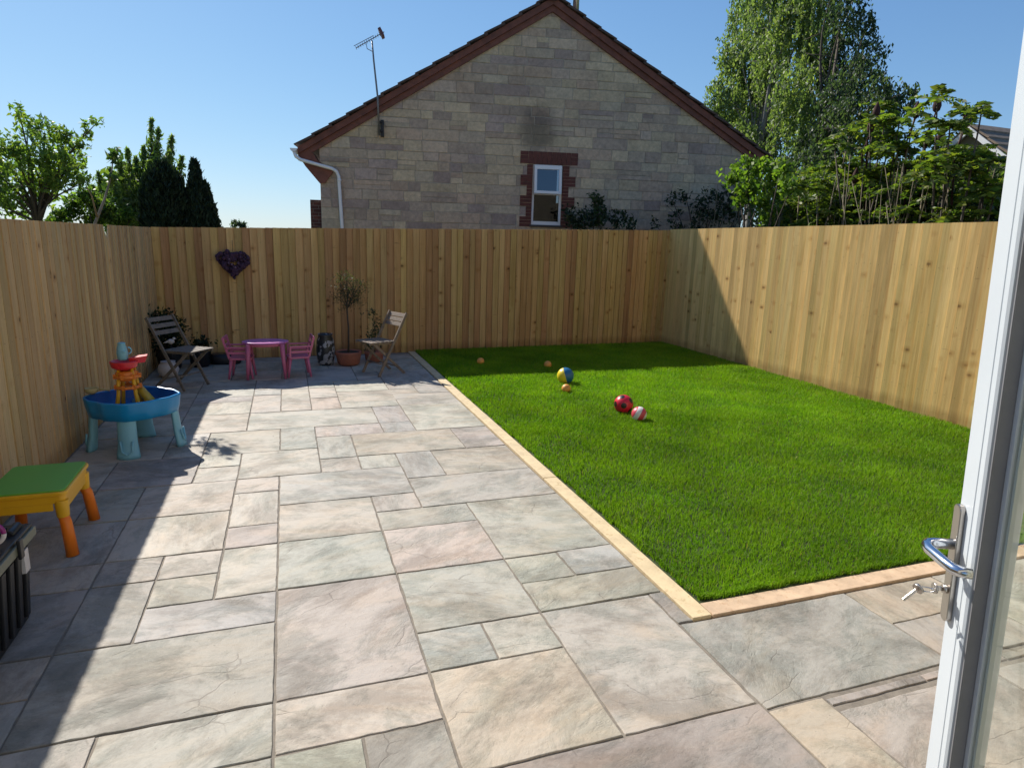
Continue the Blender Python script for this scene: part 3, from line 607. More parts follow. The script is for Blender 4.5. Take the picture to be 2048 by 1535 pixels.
b = MB(); b.box(.8, 1.12, .9, 1.4, 3.7, 4.06); b.build('roof_vent', M_tile, roof, bevel=.01)
b = MB(); b.box(.5, .785, .35, .95, 0, 2.52); pier = b.build('porch_pier', M_brick, house)
b = MB(); b.prism([(.72, 2.53), (.785, 2.53), (.785, 2.85)], .4, .5, MXZ); b.build('porch_bracket', M_upvc, pier)
# aerial on the gable wall
M_alum = pm('weathered_aluminium', (.2, .2, .21), .5, .2, 20, 0, .8)
M_black = pm('black_metal', (.02, .02, .022), .5, .2, 10)
HM = Matrix.Translation(HO) @ Matrix.Rotation(A12, 4, 'Z')
ael = empty('tv_aerial', HM @ Vector((2.07, -.03, 3.9)), A12, 'television aerial on a thin mast fixed to the gable wall', 'aerial')
OL = Vector((2.07, -.03, 3.9))
def T(p): return Vector(p)-OL
b = MB(); b.tube([T((2.07, -.25, 3.85)), T((2.05, -.25, 4.6)), T((1.98, -.25, 5.3)), T((1.95, -.25, 5.68))], [.022, .02, .018, .016], 10); b.build('mast', M_alum, ael)
b = MB(); b.box(.02, .09, -.12, .0, -.05, .28); b.bar((0, -.22, .05), (.06, -.08, .05), .04, .04); b.bar((0, -.22, .22), (.06, -.08, .22), .04, .04); b.build('wall_bracket', M_black, ael)
b = MB(); A0, A1 = T((1.63, -.25, 5.52)), T((2.2, -.25, 5.86)); dd = (A1-A0)
b.bar(A0, A1, .014, .014); b.bar(A0+Vector((0, 0, .06))-dd*.08, A0+dd*.62+Vector((0, 0, .045)), .01, .01)
for k in range(13):
    q = A0+dd*(k/13); b.bar(q-Vector((0, .11, 0)), q+Vector((0, .11, 0)), .008, .008)
b.bar(A0+dd*.35, A0+dd*.35+Vector((.02, 0, -.12)), .012, .012); b.bar(A0+dd*.35+Vector((.02, 0, -.12)), T((1.965, -.25, 5.47)), .012, .012)
b.build('boom', M_alum, ael)
b = MB(); b.box(-.03, .03, -.14, .14, -.07, .08); rf = b.build('reflector', pm('aerial_plastic', (.12, .05, .06), .6), ael); rf.location = A0+dd*.9; rf.rotation_euler = (0, R(-30), 0)

# second house behind the right fence
h2 = empty('far_house', (21, 15.7, 0), 0, 'rendered gabled house with white bargeboards behind the tall shrubs', 'house')
M_rend = pm('olive_render', (.3, .26, .18), .9, .15, 3, .3)
M_tile2 = pm('grey_brown_tile', (.2, .15, .11), .85, .3, 6, .4)
MYZ = Matrix(((0, 0, 1, 0), (1, 0, 0, 0), (0, 1, 0, 0), (0, 0, 0, 1)))   # poly (y,z) extruded in x
b = MB(); b.prism([(-3.0, 0), (3.0, 0), (3.0, 3.45), (0, 5.72), (-3.0, 3.45)], 0, 4, MYZ); b.box(3, 7.5, 3.0, 9.5, 0, 3.6); b.build('wall', M_rend, h2)
b = MB()
for k in range(10):
    for sg in (-1, 1):
        y0, z0 = sg*3.4, 3.25; y1, z1 = 0, 5.88; f0, f1 = k/10, (k+1.1)/10
        f1 = min(f1, 1)
        b.prism([(y0+(y1-y0)*f0, z0+(z1-z0)*f0+.05), (y0+(y1-y0)*f1, z0+(z1-z0)*f1), (y0+(y1-y0)*f1, z0+(z1-z0)*f1-.06), (y0+(y1-y0)*f0, z0+(z1-z0)*f0-.02)], -.25, 4.5, MYZ)
    f0, f1 = k/10, min(1, (k+1.1)/10)
    b.prism([(2.6+2.6*f0, 3.35+2.4*f0+.05), (2.6+2.6*f1, 3.35+2.4*f1), (2.6+2.6*f1, 3.35+2.4*f1-.06), (2.6+2.6*f0, 3.35+2.4*f0-.02)], 1.8, 9.6, Matrix(((1, 0, 0, 0), (0, 0, 1, 0), (0, 1, 0, 0), (0, 0, 0, 1))))
b.prism([(5.2, 5.7), (8, 3.3), (8, 3.25), (5.2, 5.65)], 1.8, 9.6, MXZ)
b.build('roof', M_tile2, h2)
b = MB()
for sg in (-1, 1): b.prism([(sg*3.35, 3.2), (0, 5.79), (0, 5.6), (sg*3.35, 3.01)], -.27, -.2, MYZ)
b.build('bargeboard', M_upvc, h2)

# ================= VEGETATION =================
def leaves(P, size, col, n_dir=None, aspect=.5, jit=.3, droop=0):
    """P (n,3) centres -> folded leaf quads with random facing; returns V,F,C"""
    n_ = len(P); a = rng.normal(size=(n_, 3)); a /= np.linalg.norm(a, axis=1)[:, None]
    if n_dir is not None: a = a*jit+n_dir; a /= np.linalg.norm(a, axis=1)[:, None]
    if droop: a[:, 2] -= droop; a /= np.linalg.norm(a, axis=1)[:, None]
    u = rng.normal(size=(n_, 3)); u -= (u*a).sum(1)[:, None]*a; u /= np.linalg.norm(u, axis=1)[:, None]
    s = (size*(.6+.8*rng.random(n_)))[:, None]
    v0 = P-a*s*.5; v1 = P+u*s*aspect*.5+np.cross(a, u)*s*.06; v2 = P+a*s*.5; v3 = P-u*s*aspect*.5+np.cross(a, u)*s*.06
    V = np.stack([v0, v1, v2, v3], 1).reshape(-1, 3); i = np.arange(n_)*4
    F = np.stack([i, i+1, i+2, i+3], 1)
    c = np.array(col)[rng.integers(0, len(col), n_)]*rng.uniform(.7, 1.25, (n_, 1))
    return V, F, c
def cluster_pts(cl, per, hollow=.35, weep=0, zs=1.0):
    out = []
    for (x, y, z, r) in cl:
        k = max(8, int(per*2.2*r*r)); sub = max(5, int(k/14))
        d = rng.normal(size=(sub, 3)); d /= np.linalg.norm(d, axis=1)[:, None]
        sc = np.array([x, y, z])+d*(r*(hollow+(1.08-hollow)*rng.random((sub, 1))**.6))*np.array([1, 1, zs])
        q = sc[rng.integers(0, sub, k)]
        out.append(q+rng.normal(size=(k, 3))*(r*.12+.03)*np.array([1, 1, 1.3 if weep else 1]))
    return np.concatenate(out)
def foliage(name, parent, P, size, col, mat=None, **kw):
    V, F, C = leaves(P, size, col, **kw)
    if parent is not None: V = V-np.array(parent.location)
    return link(name, arr_mesh(name, V, F, C.astype(np.float32)), mat or M_leaf, parent)
def limbs(parent, root, targets, r0, mat, name='branches', sub=0, bendz=.25, rmin=.006):
    b = MB(); L = Vector(parent.location); root = Vector(root)
    for t in targets:
        t = Vector(t[:3]); d = t-root; k = 5; pts = []; rd = []
        off = Vector((random.uniform(-.1, .1), random.uniform(-.1, .1), 0))*d.length
        for i in range(k+1):
            f = i/k; q = root+Vector((d.x*f**1.25, d.y*f**1.25, d.z*(f**(1-bendz))))+off*math.sin(math.pi*f)*.6
            pts.append(q-L); rd.append(max(rmin, r0*(1-f)**.8*.8+rmin))
        b.tube(pts, rd, 6)
        for s in range(sub):
            f = random.uniform(.45, .95); i = int(f*k); q = pts[i]; e = q+Vector((random.uniform(-1, 1), random.uniform(-1, 1), random.uniform(-.2, 1)))*d.length*.14
            b.tube([q, (q+e)/2+Vector((0, 0, .02)), e], [rd[i]*.6, rd[i]*.4, rmin*.6], 4)
    return b.build(name, mat, parent)
GR_L = [(.17,.26,.06),(.21,.3,.065),(.13,.2,.055),(.25,.3,.08),(.09,.15,.045)]
GR_M = [(.06,.11,.03),(.08,.14,.035),(.045,.085,.03),(.1,.14,.03)]
GR_D = [(.022,.04,.022),(.032,.055,.026),(.016,.03,.018)]
GR_B = [(.19,.25,.11),(.23,.29,.12),(.15,.21,.09),(.26,.3,.15),(.11,.16,.075)]
GR_BD = [(.05,.08,.05),(.065,.095,.06),(.04,.065,.05),(.09,.12,.065)]
GR_Y = [(.16,.25,.04),(.12,.2,.035),(.2,.28,.05),(.08,.15,.03)]
GR_S = [(.12,.18,.035),(.17,.22,.04),(.08,.13,.035),(.19,.21,.04),(.055,.09,.03)]

# left: fruit tree
t = empty('fruit_tree', (-4.75, 15.9, -.07), 0, 'open leafy fruit tree at the far left above the left fence', 'tree')
b = MB(); b.tube([(0, 0, 0), (.03, 0, 1.2), (-.02, .05, 1.9)], [.11, .09, .08], 10); b.build('trunk', M_bark, t)
limbs(t, (-4.77, 15.95, 1.75), FRUIT, .03, M_bark, 'branches', 3)
foliage('crown', t, cluster_pts(FRUIT, 1500, .45), .115, GR_L, aspect=.42, droop=.35)
# feathery pale conifer with upright plumes
t = empty('feathery_tree', (-3.6, 19.2, -.07), 0, 'pale green feathery tree with upright plumes left of the dark cones', 'tree')
b = MB(); b.tube([(0, 0, 0), (.1, 0, 2.2)], [.14, .07], 8); b.build('trunk', M_bark, t)
limbs(t, (-3.55, 19.2, .9), PLUME, .04, M_bark, 'branches', 1, .1)
pts = []; dirs = []
for (x, y, z, r) in PLUME:
    k = int(7500*max(r, .1)); f = rng.random(k); bz = 1.5
    tx, ty, tz = x, y, z+r*.6
    bx, by = -3.55+(x+3.55)*.55, 19.2+(y-19.2)*.5
    q = np.stack([bx+(tx-bx)*f, by+(ty-by)*f, bz+(tz-bz)*f], 1); w_ = (r*1.9*(1.02-f**2.2)+.04)[:, None]
    pts.append(q+rng.normal(size=(k, 3))*w_*.42*np.array([1, 1, .5]))
P = np.concatenate(pts); foliage('crown', t, P, .14, GR_B+GR_L[:3], n_dir=np.array([0, 0, 1.]), jit=1.3, aspect=.3)
# low mixed shrubs under them
t = empty('garden_shrub', (-4.3, 18.0, -.07), 0, 'low bushy green shrub between the fruit tree and the feathery tree', 'shrub')
limbs(t, (-4.3, 18, -.05), LOWB, .03, M_bark, 'stems', 1); foliage('foliage', t, cluster_pts(LOWB, 4500, .2), .1, GR_M+GR_L[:2])
# two dark cone conifers
def cone_tree(x, y, h, r, label, sk=0, shoulder=None):
    t = empty('cone_conifer', (x, y, -.07), 0, label, 'tree')
    b = MB(); b.tube([(0, 0, 0), (0, 0, h*.6)], [.1, .05], 8); b.build('trunk', M_bark, t)
    k = 26000; f = rng.random(k)**.8*h; a = rng.random(k)*6.283
    prof = np.interp(f/h, [0, .12, .45, .75, .92, 1], [.9, 1, .96, .86, .62, .08] if not shoulder else [.9, 1, .88, .55, .22, .02])
    lump = 1+.09*np.sin(a*5+f*4)+.07*np.sin(a*11-f*9)
    rad = r*prof*lump*(1-.28*rng.random(k)**2)
    P = np.stack([rad*np.cos(a)+sk*(f/h)**2, rad*np.sin(a), f], 1)
    if shoulder: 
        k2 = 9000; f2 = rng.random(k2)*h*shoulder[1]; a2 = rng.random(k2)*6.283; r2_ = shoulder[2]*np.interp(f2/(h*shoulder[1]), [0, .6, 1], [1, .8, .03])
        P = np.concatenate([P, np.stack([shoulder[0]+r2_*np.cos(a2), r2_*np.sin(a2), f2], 1)])
    nd = P*np.array([.6, .6, 0])+np.array([0, 0, .9]); nd /= np.linalg.norm(nd, axis=1)[:, None]
    P = P+rng.normal(size=P.shape)*np.array([.03, .03, .05])
    V, F, C = leaves(P, .14, GR_D, n_dir=nd, jit=.6, aspect=.3)
    link('crown', arr_mesh('crown', V, F, C.astype(np.float32)), M_conifer, t)
cone_tree(-2.60, 17.2, 3.3, .55, 'broader of the two dark cone shaped conifers above the left fence')
cone_tree(-1.92, 17.2, 3.36, .32, 'narrower dark cone shaped conifer nearer the stone house', -.0, (.2, .86, .36))
t = empty('distant_tree', (-2.7, 45, -.07), 0, 'tiny distant tree top just above the back fence', 'tree')
b = MB(); b.tube([(0, 0, 0), (0, 0, 2.2)], [.1, .04], 8); b.build('trunk', M_bark, t)
foliage('crown', t, cluster_pts([(-2.9, 45, 2.35, .3), (-2.5, 45, 2.28, .26), (-2.7, 45, 2.0, .4)], 900, .1), .16, GR_BD)
# cane leaning over the left fence
t = empty('overhanging_branch', (-1.82, 7.75, -.07), 0, 'curved brown branch with a few leaves reaching over the left fence', 'branch')
b = MB(); b.tube([(0, -.3, 0), (-.02, -.25, 1.4), (.02, -.1, 1.85), (.07, .15, 2.1), (.1, .38, 2.35), (.12, .5, 2.6)], [.02, .018, .015, .012, .008, .004], 8)
b.tube([(.03, -.05, 1.9), (.05, -.25, 2.1), (.04, -.4, 2.2)], [.01, .007, .004], 6); b.build('stem', M_stem, t)
foliage('foliage', t, np.concatenate([rng.normal(size=(55, 3))*np.array([.03, .07, .035])+np.array([-1.73, 8.15, 2.24]), rng.normal(size=(60, 3))*np.array([.03, .07, .04])+np.array([-1.70, 8.25, 2.5])]), .085, GR_M)

# weeping birch and the darker tree beside it
def weeper(name, label, base_, CLs, cols, per, size, L0, L1, forks, bark):
    t = empty(name, base_, 0, label, 'tree'); bx, by, bz = base_
    b = MB(); b.tube([(0, 0, 0), (.05, .05, 2.0), (0, .1, 4.2)], [.24, .19, .15], 12)
    for f in forks: b.tube([(0, .1, 4.0), Vector((f[0]*.35, f[1]*.35, 5.8)), Vector(f)], [.12, .08, .03], 8)
    b.build('trunk', bark, t)
    limbs(t, (bx, by+.1, 4.3), CLs, .05, bark, 'branches', 4, .45, .008)
    P = cluster_pts(CLs, per*.28, .3, 1)
    st = []
    for (x, y, z, r) in CLs:
        ns = int(per*.022*r*r)+6
        for _ in range(ns):
            d = rng.normal(size=3); d /= np.linalg.norm(d); s0 = np.array([x, y, z])+d*r*(.5+.6*rng.random()); L = rng.uniform(L0, L1); k = int(L*42)
            f = rng.random(k)[:, None]; sway = rng.normal(size=(1, 3))*np.array([.14, .14, 0])
            st.append(s0+f*np.array([0, 0, -L])+sway*f**2+rng.normal(size=(k, 3))*.035)
    P = np.concatenate([P]+st)
    foliage('crown', t, P, size, cols, n_dir=np.array([0, 0, -1.]), jit=.8, aspect=.5)
    return t
weeper('weeping_birch', 'tall pale green weeping birch rising beside the right end of the stone house', (17.1, 21.2, -.07), BIRCH, GR_B, 3000, .125, .8, 1.9,
       [(.6, 1.6, 9.5), (-.6, -1.2, 9.8), (.2, .3, 11.8), (.8, 3.0, 7.5)], M_birchbark)
weeper('dark_leaved_tree', 'darker blue green tree standing right behind the weeping birch', (15.9, 16.6, -.07), DARKT, GR_BD, 3000, .115, .15, .5,
       [(.3, .3, 8.2), (.4, -1.6, 6.5), (.3, 1.2, 7.0)], M_bark)
# bright shrub at the house corner
BRM = sum((Vector(q[:3]) for q in BRIGHT), Vector())/len(BRIGHT)
t = empty('bright_shrub', (BRM.x, BRM.y, -.07), 0, 'bright yellow green leafy shrub hiding the right eave corner of the stone house', 'shrub')
limbs(t, (BRM.x, BRM.y, 0), BRIGHT, .02, M_bark, 'stems', 1); foliage('foliage', t, cluster_pts(BRIGHT, 3400, .25), .085, GR_Y, aspect=.6)
# sumac row: each shrub = stems + pinnate leaves + seed heads
def pinnate(parent, tips, cols, name='leaves'):
    Ps = []; D = []
    for (x, y, z, r) in tips:
        for q in range(random.randint(7, 10)):
            a = random.uniform(0, 6.283); el = random.uniform(-.1, .9); L = random.uniform(.22, .38)
            d = Vector((math.cos(a)*math.cos(el), math.sin(a)*math.cos(el), math.sin(el))); sd_ = Vector((-math.sin(a), math.cos(a), 0))
            for i in range(2, 10):
                f = i/9; c = Vector((x, y, z))+d*L*f+Vector((0, 0, -.22*L*f*f*2))
                for s in (-1, 1):
                    Ps.append(c+sd_*s*.045*(1.15-f*.6)); dv = (sd_*s+d*.5+Vector((0, 0, -.35))).normalized(); D.append(dv)
    P = np.array([tuple(p) for p in Ps]); D = np.array([tuple(p) for p in D])
    return foliage(name, parent, P, .1, cols, n_dir=D, jit=.22, aspect=.42)
M_head = pm('sumac_seed_head', (.045, .014, .012), .9, .4, 60, .8)
SU = sorted(SUMAC, key=lambda q: q[1]); groups = [SU[0:9], SU[9:18], SU[18:27], SU[27:36]]
lab = ['sumac shrub nearest the white door with long leaflets above the right fence', 'second sumac shrub from the white door with dark seed heads',
       'third sumac shrub from the white door, in front of the dark tree', 'sumac shrub farthest from the white door, next to the bright shrub']
used = set()
for gi, (tips, lb) in enumerate(zip(groups, lab)):
    cx = sum(q[0] for q in tips)/len(tips); cy = sum(q[1] for q in tips)/len(tips)
    t = empty('sumac_shrub', (cx+.1, cy, -.07), 0, lb, 'shrub', 'sumac shrubs behind the right fence')
    b = MB(); L = Vector((cx+.1, cy, -.07))
    for q in tips:
        r0 = Vector((cx+random.uniform(-.3, .4), cy+(q[1]-cy)*.6+random.uniform(-.2, .2), -.07)); tp = Vector(q[:3])
        mid = r0.lerp(tp, .55)+Vector((random.uniform(-.12, .12), random.uniform(-.12, .12), .1))
        b.tube([r0-L, mid-L, tp-L], [.024, .017, .008], 7)
    b.build('stems', M_stem if gi % 2 else M_bark, t)
    extra = [(q[0]+random.uniform(-.2, .2), q[1]+random.uniform(-.25, .25), max(2.1, q[2]-random.uniform(.25, .6)), .1) for q in tips]
    extra += [(q[0]+random.uniform(-.3, .3), q[1]+random.uniform(-.3, .3), max(2.05, q[2]-random.uniform(.5, 1.0)), .1) for q in tips]
    pinnate(t, list(tips)+extra, GR_S)
    for hi, hq in enumerate(HEADS):
        if min(range(4), key=lambda g: min((Vector(q[:3])-Vector(hq[:3])).length for q in groups[g])) == gi:
            b = MB(); b.lathe([(.012, -.1), (.04, -.075), (.052, -.02), (.042, .04), (.022, .09), (.006, .125)], 14, Vector(hq[:3])-L)
            b.tube([Vector(hq[:3])-L+Vector((0, 0, -.09)), Vector(hq[:3])-L+Vector((-.03, .06, -.4)), Vector((0, (hq[1]-cy)*.5, 1.6))], [.01, .012, .016], 6)
            b.build('seed_head', M_head, t)
# twiggy undergrowth behind the right fence
HG = sorted(HEDGE, key=lambda q: q[1])
for gi, lb in enumerate(['twiggy dry undergrowth shrub low behind the fence nearest the white door', 'twiggy undergrowth shrub low behind the middle of the right fence', 'leafy undergrowth shrub low behind the far part of the right fence']):
    cl = HG[gi*9:gi*9+9]; cx = sum(q[0] for q in cl)/9; cy = sum(q[1] for q in cl)/9
    t = empty('undergrowth_shrub', (cx, cy, -.07), 0, lb, 'shrub', 'undergrowth behind the right fence'); L = Vector((cx, cy, -.07)); b = MB()
    y0, y1 = cl[0][1]-.2, cl[-1][1]+.2
    for _ in range(50):
        r0 = Vector((random.uniform(7.5, 9.2), random.uniform(y0, y1), -.07)); tp = r0+Vector((random.uniform(-.5, .5), random.uniform(-.5, .5), random.uniform(2.3, 3.1)))
        b.tube([r0-L, r0.lerp(tp, .5)+Vector((random.uniform(-.15, .15), random.uniform(-.15, .15), 0))-L, tp-L], [.012, .009, .004], 5)
    b.build('stems', M_stem, t)
    cl2 = [(q[0]+.1, q[1], q[2]-.25, q[3]*1.5) for q in cl]+[(q[0]+.6, q[1]+.1, q[2]-.5, q[3]*2) for q in cl]+[(q[0]+1.3, q[1]+.3, q[2]+.12, q[3]*2.4) for q in cl]
    foliage('foliage', t, cluster_pts(cl2, 2300, .2), .085, GR_S+GR_D*(2-gi if gi < 2 else 0), aspect=.5)
# shrubs against the stone wall
def wallshrub(cl, label, cols, per, size, stems=3):
    cx = sum(q[0] for q in cl)/len(cl); cy = sum(q[1] for q in cl)/len(cl)
    t = empty('wall_shrub', (cx, cy, -.07), 0, label, 'shrub'); limbs(t, (cx, cy, -.05), cl, .02, M_bark, 'stems', stems)
    foliage('foliage', t, cluster_pts(cl, per, .2), size, cols)
wallshrub(WALLP, 'small upright dark green shrub right of the house window', GR_BD+GR_M[:1], 5200, .08)
wallshrub(WALLQ, 'low dark plants at the foot of the house window', GR_BD+GR_D, 3600, .08)
wallshrub(WALLR, 'bare stemmed dark climber spreading over the right end of the stone wall', GR_BD+GR_D*2, 1500, .08, 5)

# ================= GARDEN FURNITURE AND TOYS =================
M_yel = pm('yellow_plastic', (.78, .42, .015), .38, .05, 6)
M_grn = pm('green_plastic', (.13, .4, .05), .5, .06, 6, .1)
M_org = pm('orange_plastic', (.85, .2, .01), .38, .05, 6)
M_blk = pm('black_plastic', (.014, .014, .016), .42, .15, 12, .1)
M_blu = pm('blue_plastic', (.006, .25, .56), .35, .05, 6)
M_blud = pm('deep_blue_plastic', (.005, .1, .36), .35, .05, 6)
M_lbl = pm('pale_blue_plastic', (.2, .46, .56), .45, .06, 6)
M_red = pm('red_plastic', (.62, .02, .03), .38, .05, 6)
M_org2 = pm('amber_plastic', (.72, .2, .02), .4, .05, 6)
M_pnk = pm('pink_plastic', (.5, .13, .24), .42, .06, 6)
M_pnkt = pm('mauve_pink_plastic', (.52, .16, .42), .38, .06, 6)
M_wood = pm('weathered_teak', (.17, .145, .12), .75, .3, 25, .5)
M_woodl = pm('pale_weathered_teak', (.2, .15, .11), .75, .3, 25, .5)
M_terra = pm('terracotta', (.34, .12, .07), .8, .15, 8, .3, dirt=(.25, .12, .08))
M_soil = pm('potting_soil', (.03, .022, .015), .95, .3, 40, .8)
M_wht = pm('white_glaze', (.6, .56, .54), .35, .08, 8)

# activity table
t = empty('activity_table', (-1.335, 3.965, 0), R(1.5), 'low play table with green top, yellow apron and orange legs', 'table')
def rrect(hx, hy, r, k=6):
    out = []
    for cx, cy, a0 in ((hx-r, hy-r, 0), (-hx+r, hy-r, 90), (-hx+r, -hy+r, 180), (hx-r, -hy+r, 270)):
        for i in range(k+1): a = R(a0+90*i/k); out.append((cx+r*math.cos(a), cy+r*math.sin(a)))
    return out
hx, hy, H = .19, .245, .37
b = MB(); b.prism(rrect(hx, hy, .035), H-.03, H-.008)
b.prism(rrect(hx-.012, hy-.012, .03), H-.075, H-.03)
for sx in (-1, 1):
    for sy in (-1, 1): b.lathe([(.026, H-.16), (.03, H-.15), (.034, H-.06)], 16, (sx*(hx-.035), sy*(hy-.035), 0))
for sx in (-1, 1): b.box(sx*(hx-.02)-.006, sx*(hx-.02)+.006, -hy+.07, hy-.07, H-.115, H-.07)
for sy in (-1, 1): b.box(-hx+.07, hx-.07, sy*(hy-.02)-.006, sy*(hy-.02)+.006, H-.115, H-.07)
b.build('apron', M_yel, t, bevel=.006)
b = MB(); b.prism(rrect(hx-.012, hy-.012, .028), H-.008, H+.001)
b.build('tabletop', M_grn, t, bevel=.002)
for sx in (-1, 1):
    for sy in (-1, 1):
        b = MB(); x, y = sx*(hx-.035), sy*(hy-.035); b.tube([(x, y, H-.15), (x+sx*.012, y+sy*.012, .18), (x+sx*.028, y+sy*.028, 0)], [.026, .028, .031], 12); b.build('leg', M_org, t)

# black storage box with ribbed side and clip
t = empty('storage_box', (-1.385, 2.76, 0), 0, 'black ribbed storage box with a grey rimmed lid in the near left corner', 'storage box')
b = MB(); bx, by, bh = .26, .40, .385
b.hexa([(-bx+.03, -by+.03, 0), (bx-.03, -by+.03, 0), (bx-.03, by-.03, 0), (-bx+.03, by-.03, 0), (-bx, -by, bh), (bx, -by, bh), (bx, by, bh), (-bx, by, bh)])
for i in range(9):
    y = -by+.07+i*(2*by-.14)/8
    b.hexa([(bx-.028, y-.02, .03), (bx-.014, y-.018, .03), (bx-.014, y+.018, .03), (bx-.028, y+.02, .03), (bx-.002, y-.022, bh-.03), (bx+.012, y-.02, bh-.03), (bx+.012, y+.02, bh-.03), (bx-.002, y+.022, bh-.03)])
for i in range(5):
    x = -bx+.08+i*(2*bx-.16)/4
    b.hexa([(x-.02, by-.028, .03), (x+.02, by-.028, .03), (x+.018, by-.014, .03), (x-.018, by-.014, .03), (x-.022, by-.002, bh-.03), (x+.022, by-.002, bh-.03), (x+.02, by+.012, bh-.03), (x-.02, by+.012, bh-.03)])
b.build('tub', M_blk, t, bevel=.004)
b = MB(); b.box(bx-.001, bx+.022, -by-.02, by+.02, bh-.012, bh+.028); b.box(-bx-.02, bx-.003, by, by+.02, bh-.012, bh+.028)
b.build('lid_rim', pm('grey_green_plastic', (.16, .165, .12), .45, .06), t, bevel=.003)
b = MB(); b.box(-bx-.015, bx+.012, -by-.015, by+.012, bh+.0285, bh+.045)
for i in range(3): b.box(-bx+.06, bx-.06, -by+.06+i*.26, -by+.24+i*.26, bh+.045, bh+.058)
b.tube([(-.2, by-.1, bh+.075), (.17, by-.1, bh+.075)], .032, 16); b.tube([(bx-.03, by-.12, bh+.05), (bx-.03, by-.02, bh+.05)], .02, 12)
b.build('lid', M_blk, t, bevel=.005)
b = MB(); b.box(bx+.022, bx+.036, .2, .235, bh-.03, bh+.055); b.build('clip', M_blk, t, bevel=.004)
b = MB(); b.box(bx-.004, bx+.016, .275, .325, bh-.13, bh-.03); b.build('sticker', M_wht, t)
t = empty('toy_ring', (-1.172, 2.93, .447), 0, 'purple and white toy ring standing on the black storage box', 'toy')
def torus(b, c, R0, r0, ax='y', n0=28, n1=10, a0=0, a1=6.2832):
    pts = []
    for i in range(n0+1):
        a = a0+(a1-a0)*i/n0
        if ax == 'y': pts.append(Vector(c)+Vector((R0*math.cos(a), 0, R0*math.sin(a))))
        elif ax == 'x': pts.append(Vector(c)+Vector((0, R0*math.cos(a), R0*math.sin(a))))
        else: pts.append(Vector(c)+Vector((R0*math.cos(a), R0*math.sin(a), 0)))
    b.tube(pts, r0, n1)
b = MB(); torus(b, (0, 0, .045), .045, .009, 'y', 24, 10, 0, 3.6); b.build('ring_half', pm('purple_plastic', (.25, .02, .16), .3), t)
b = MB(); torus(b, (0, 0, .045), .045, .009, 'y', 16, 10, 3.6, 6.2832); b.build('ring_half', M_wht, t)

# water table
WT = (-1.2, 5.66); t = empty('water_table', (WT[0], WT[1], 0), 0, 'oval blue water play table on pale blue legs beside the left fence', 'water table')
b = MB(); n_ = 56
def oval(ang, r): # slightly lobed above the four legs
    lob = 1+.07*math.cos(4*(ang))**3
    return (.32*r*lob*math.cos(ang), .30*r*lob*math.sin(ang))
def oring(bm, r, z): return [bm.verts.new((*oval(2*math.pi*k/n_, r), z)) for k in range(n_)]
rs = [oring(b.bm, r, z) for r, z in ((.88, .285), (.93, .29), (.97, .35), (1.0, .42), (1.0, .43), (.975, .437), (.95, .43))]
for u, v in zip(rs, rs[1:]):
    for k in range(n_): b._f([u[k], u[(k+1) % n_], v[(k+1) % n_], v[k]], True)
b._f(rs[0][::-1]); b.build('basin', M_blu, t)
b = MB(); rs = [oring(b.bm, r, z) for r, z in ((.948, .431), (.92, .36), (.86, .315), (.5, .31))]
for u, v in zip(rs, rs[1:]):
    for k in range(n_): b._f([u[k], u[(k+1) % n_], v[(k+1) % n_], v[k]], True)
b._f(rs[-1]); b.build('basin_lining', M_blud, t)
for k in range(4):
    a = k*math.pi/2-.02; ca, sa = math.cos(a), math.sin(a); b = MB(); q = []
    M4 = Matrix.Rotation(a, 4, 'Z')
    ro = .295 if k % 2 == 0 else .27
    def ring(z, r, w_, th, b=b, M4=M4):
        return [b.bm.verts.new(M4 @ Vector((r+th*math.cos(x)*(1 if math.cos(x) > 0 else .6), w_*math.sin(x)*.5*(1.15-.15*abs(math.cos(x))), z))) for x in [2*math.pi*i/16 for i in range(16)]]
    rs = [ring(.34, ro-.02, .12, .035), ring(.25, ro-.01, .115, .035), ring(.12, ro+.0, .12, .038), ring(.03, ro+.015, .14, .045), ring(0, ro+.02, .145, .048)]
    for u, v in zip(rs, rs[1:]):
        for i in range(16): b._f([u[i], u[(i+1) % 16], v[(i+1) % 16], v[i]], True)
    b._f(rs[-1])
    torus(b, (0, 0, 0), 0, 0) if False else None
    b.tube([M4 @ Vector((ro+.04, -.042, .14)), M4 @ Vector((ro+.052, -.035, .06)), M4 @ Vector((ro+.058, 0, .035)), M4 @ Vector((ro+.052, .035, .06)), M4 @ Vector((ro+.04, .042, .14))], .008, 8)
    b.build('leg', M_lbl, t)
tw = (-.03, .02)
b = MB()
for x, y in ((-.06, -.05), (.06, -.05), (-.05, .06), (.06, .06)):
    b.tube([(tw[0]+x*1.35, tw[1]+y*1.35, .31), (tw[0]+x, tw[1]+y, .45), (tw[0]+x*.75, tw[1]+y*.75, .66)], [.019, .015, .012], 10)
b.build('tower_frame', M_yel, t)
b = MB()
for z, r in ((.5, .085), (.585, .085)):
    torus(b, (tw[0], tw[1], z), r, .013, 'z', 28, 8)
    for i in range(7):
        a = i*.9; b.box(tw[0]+r*math.cos(a)-.01, tw[0]+r*math.cos(a)+.014, tw[1]+r*math.sin(a)-.012, tw[1]+r*math.sin(a)+.012, z-.015, z+.022)
b.lathe([(.06, .55), (.075, .57), (.075, .62), (.06, .63)], 20, (tw[0], tw[1], 0))
b.build('tower_wheel', M_org2, t)
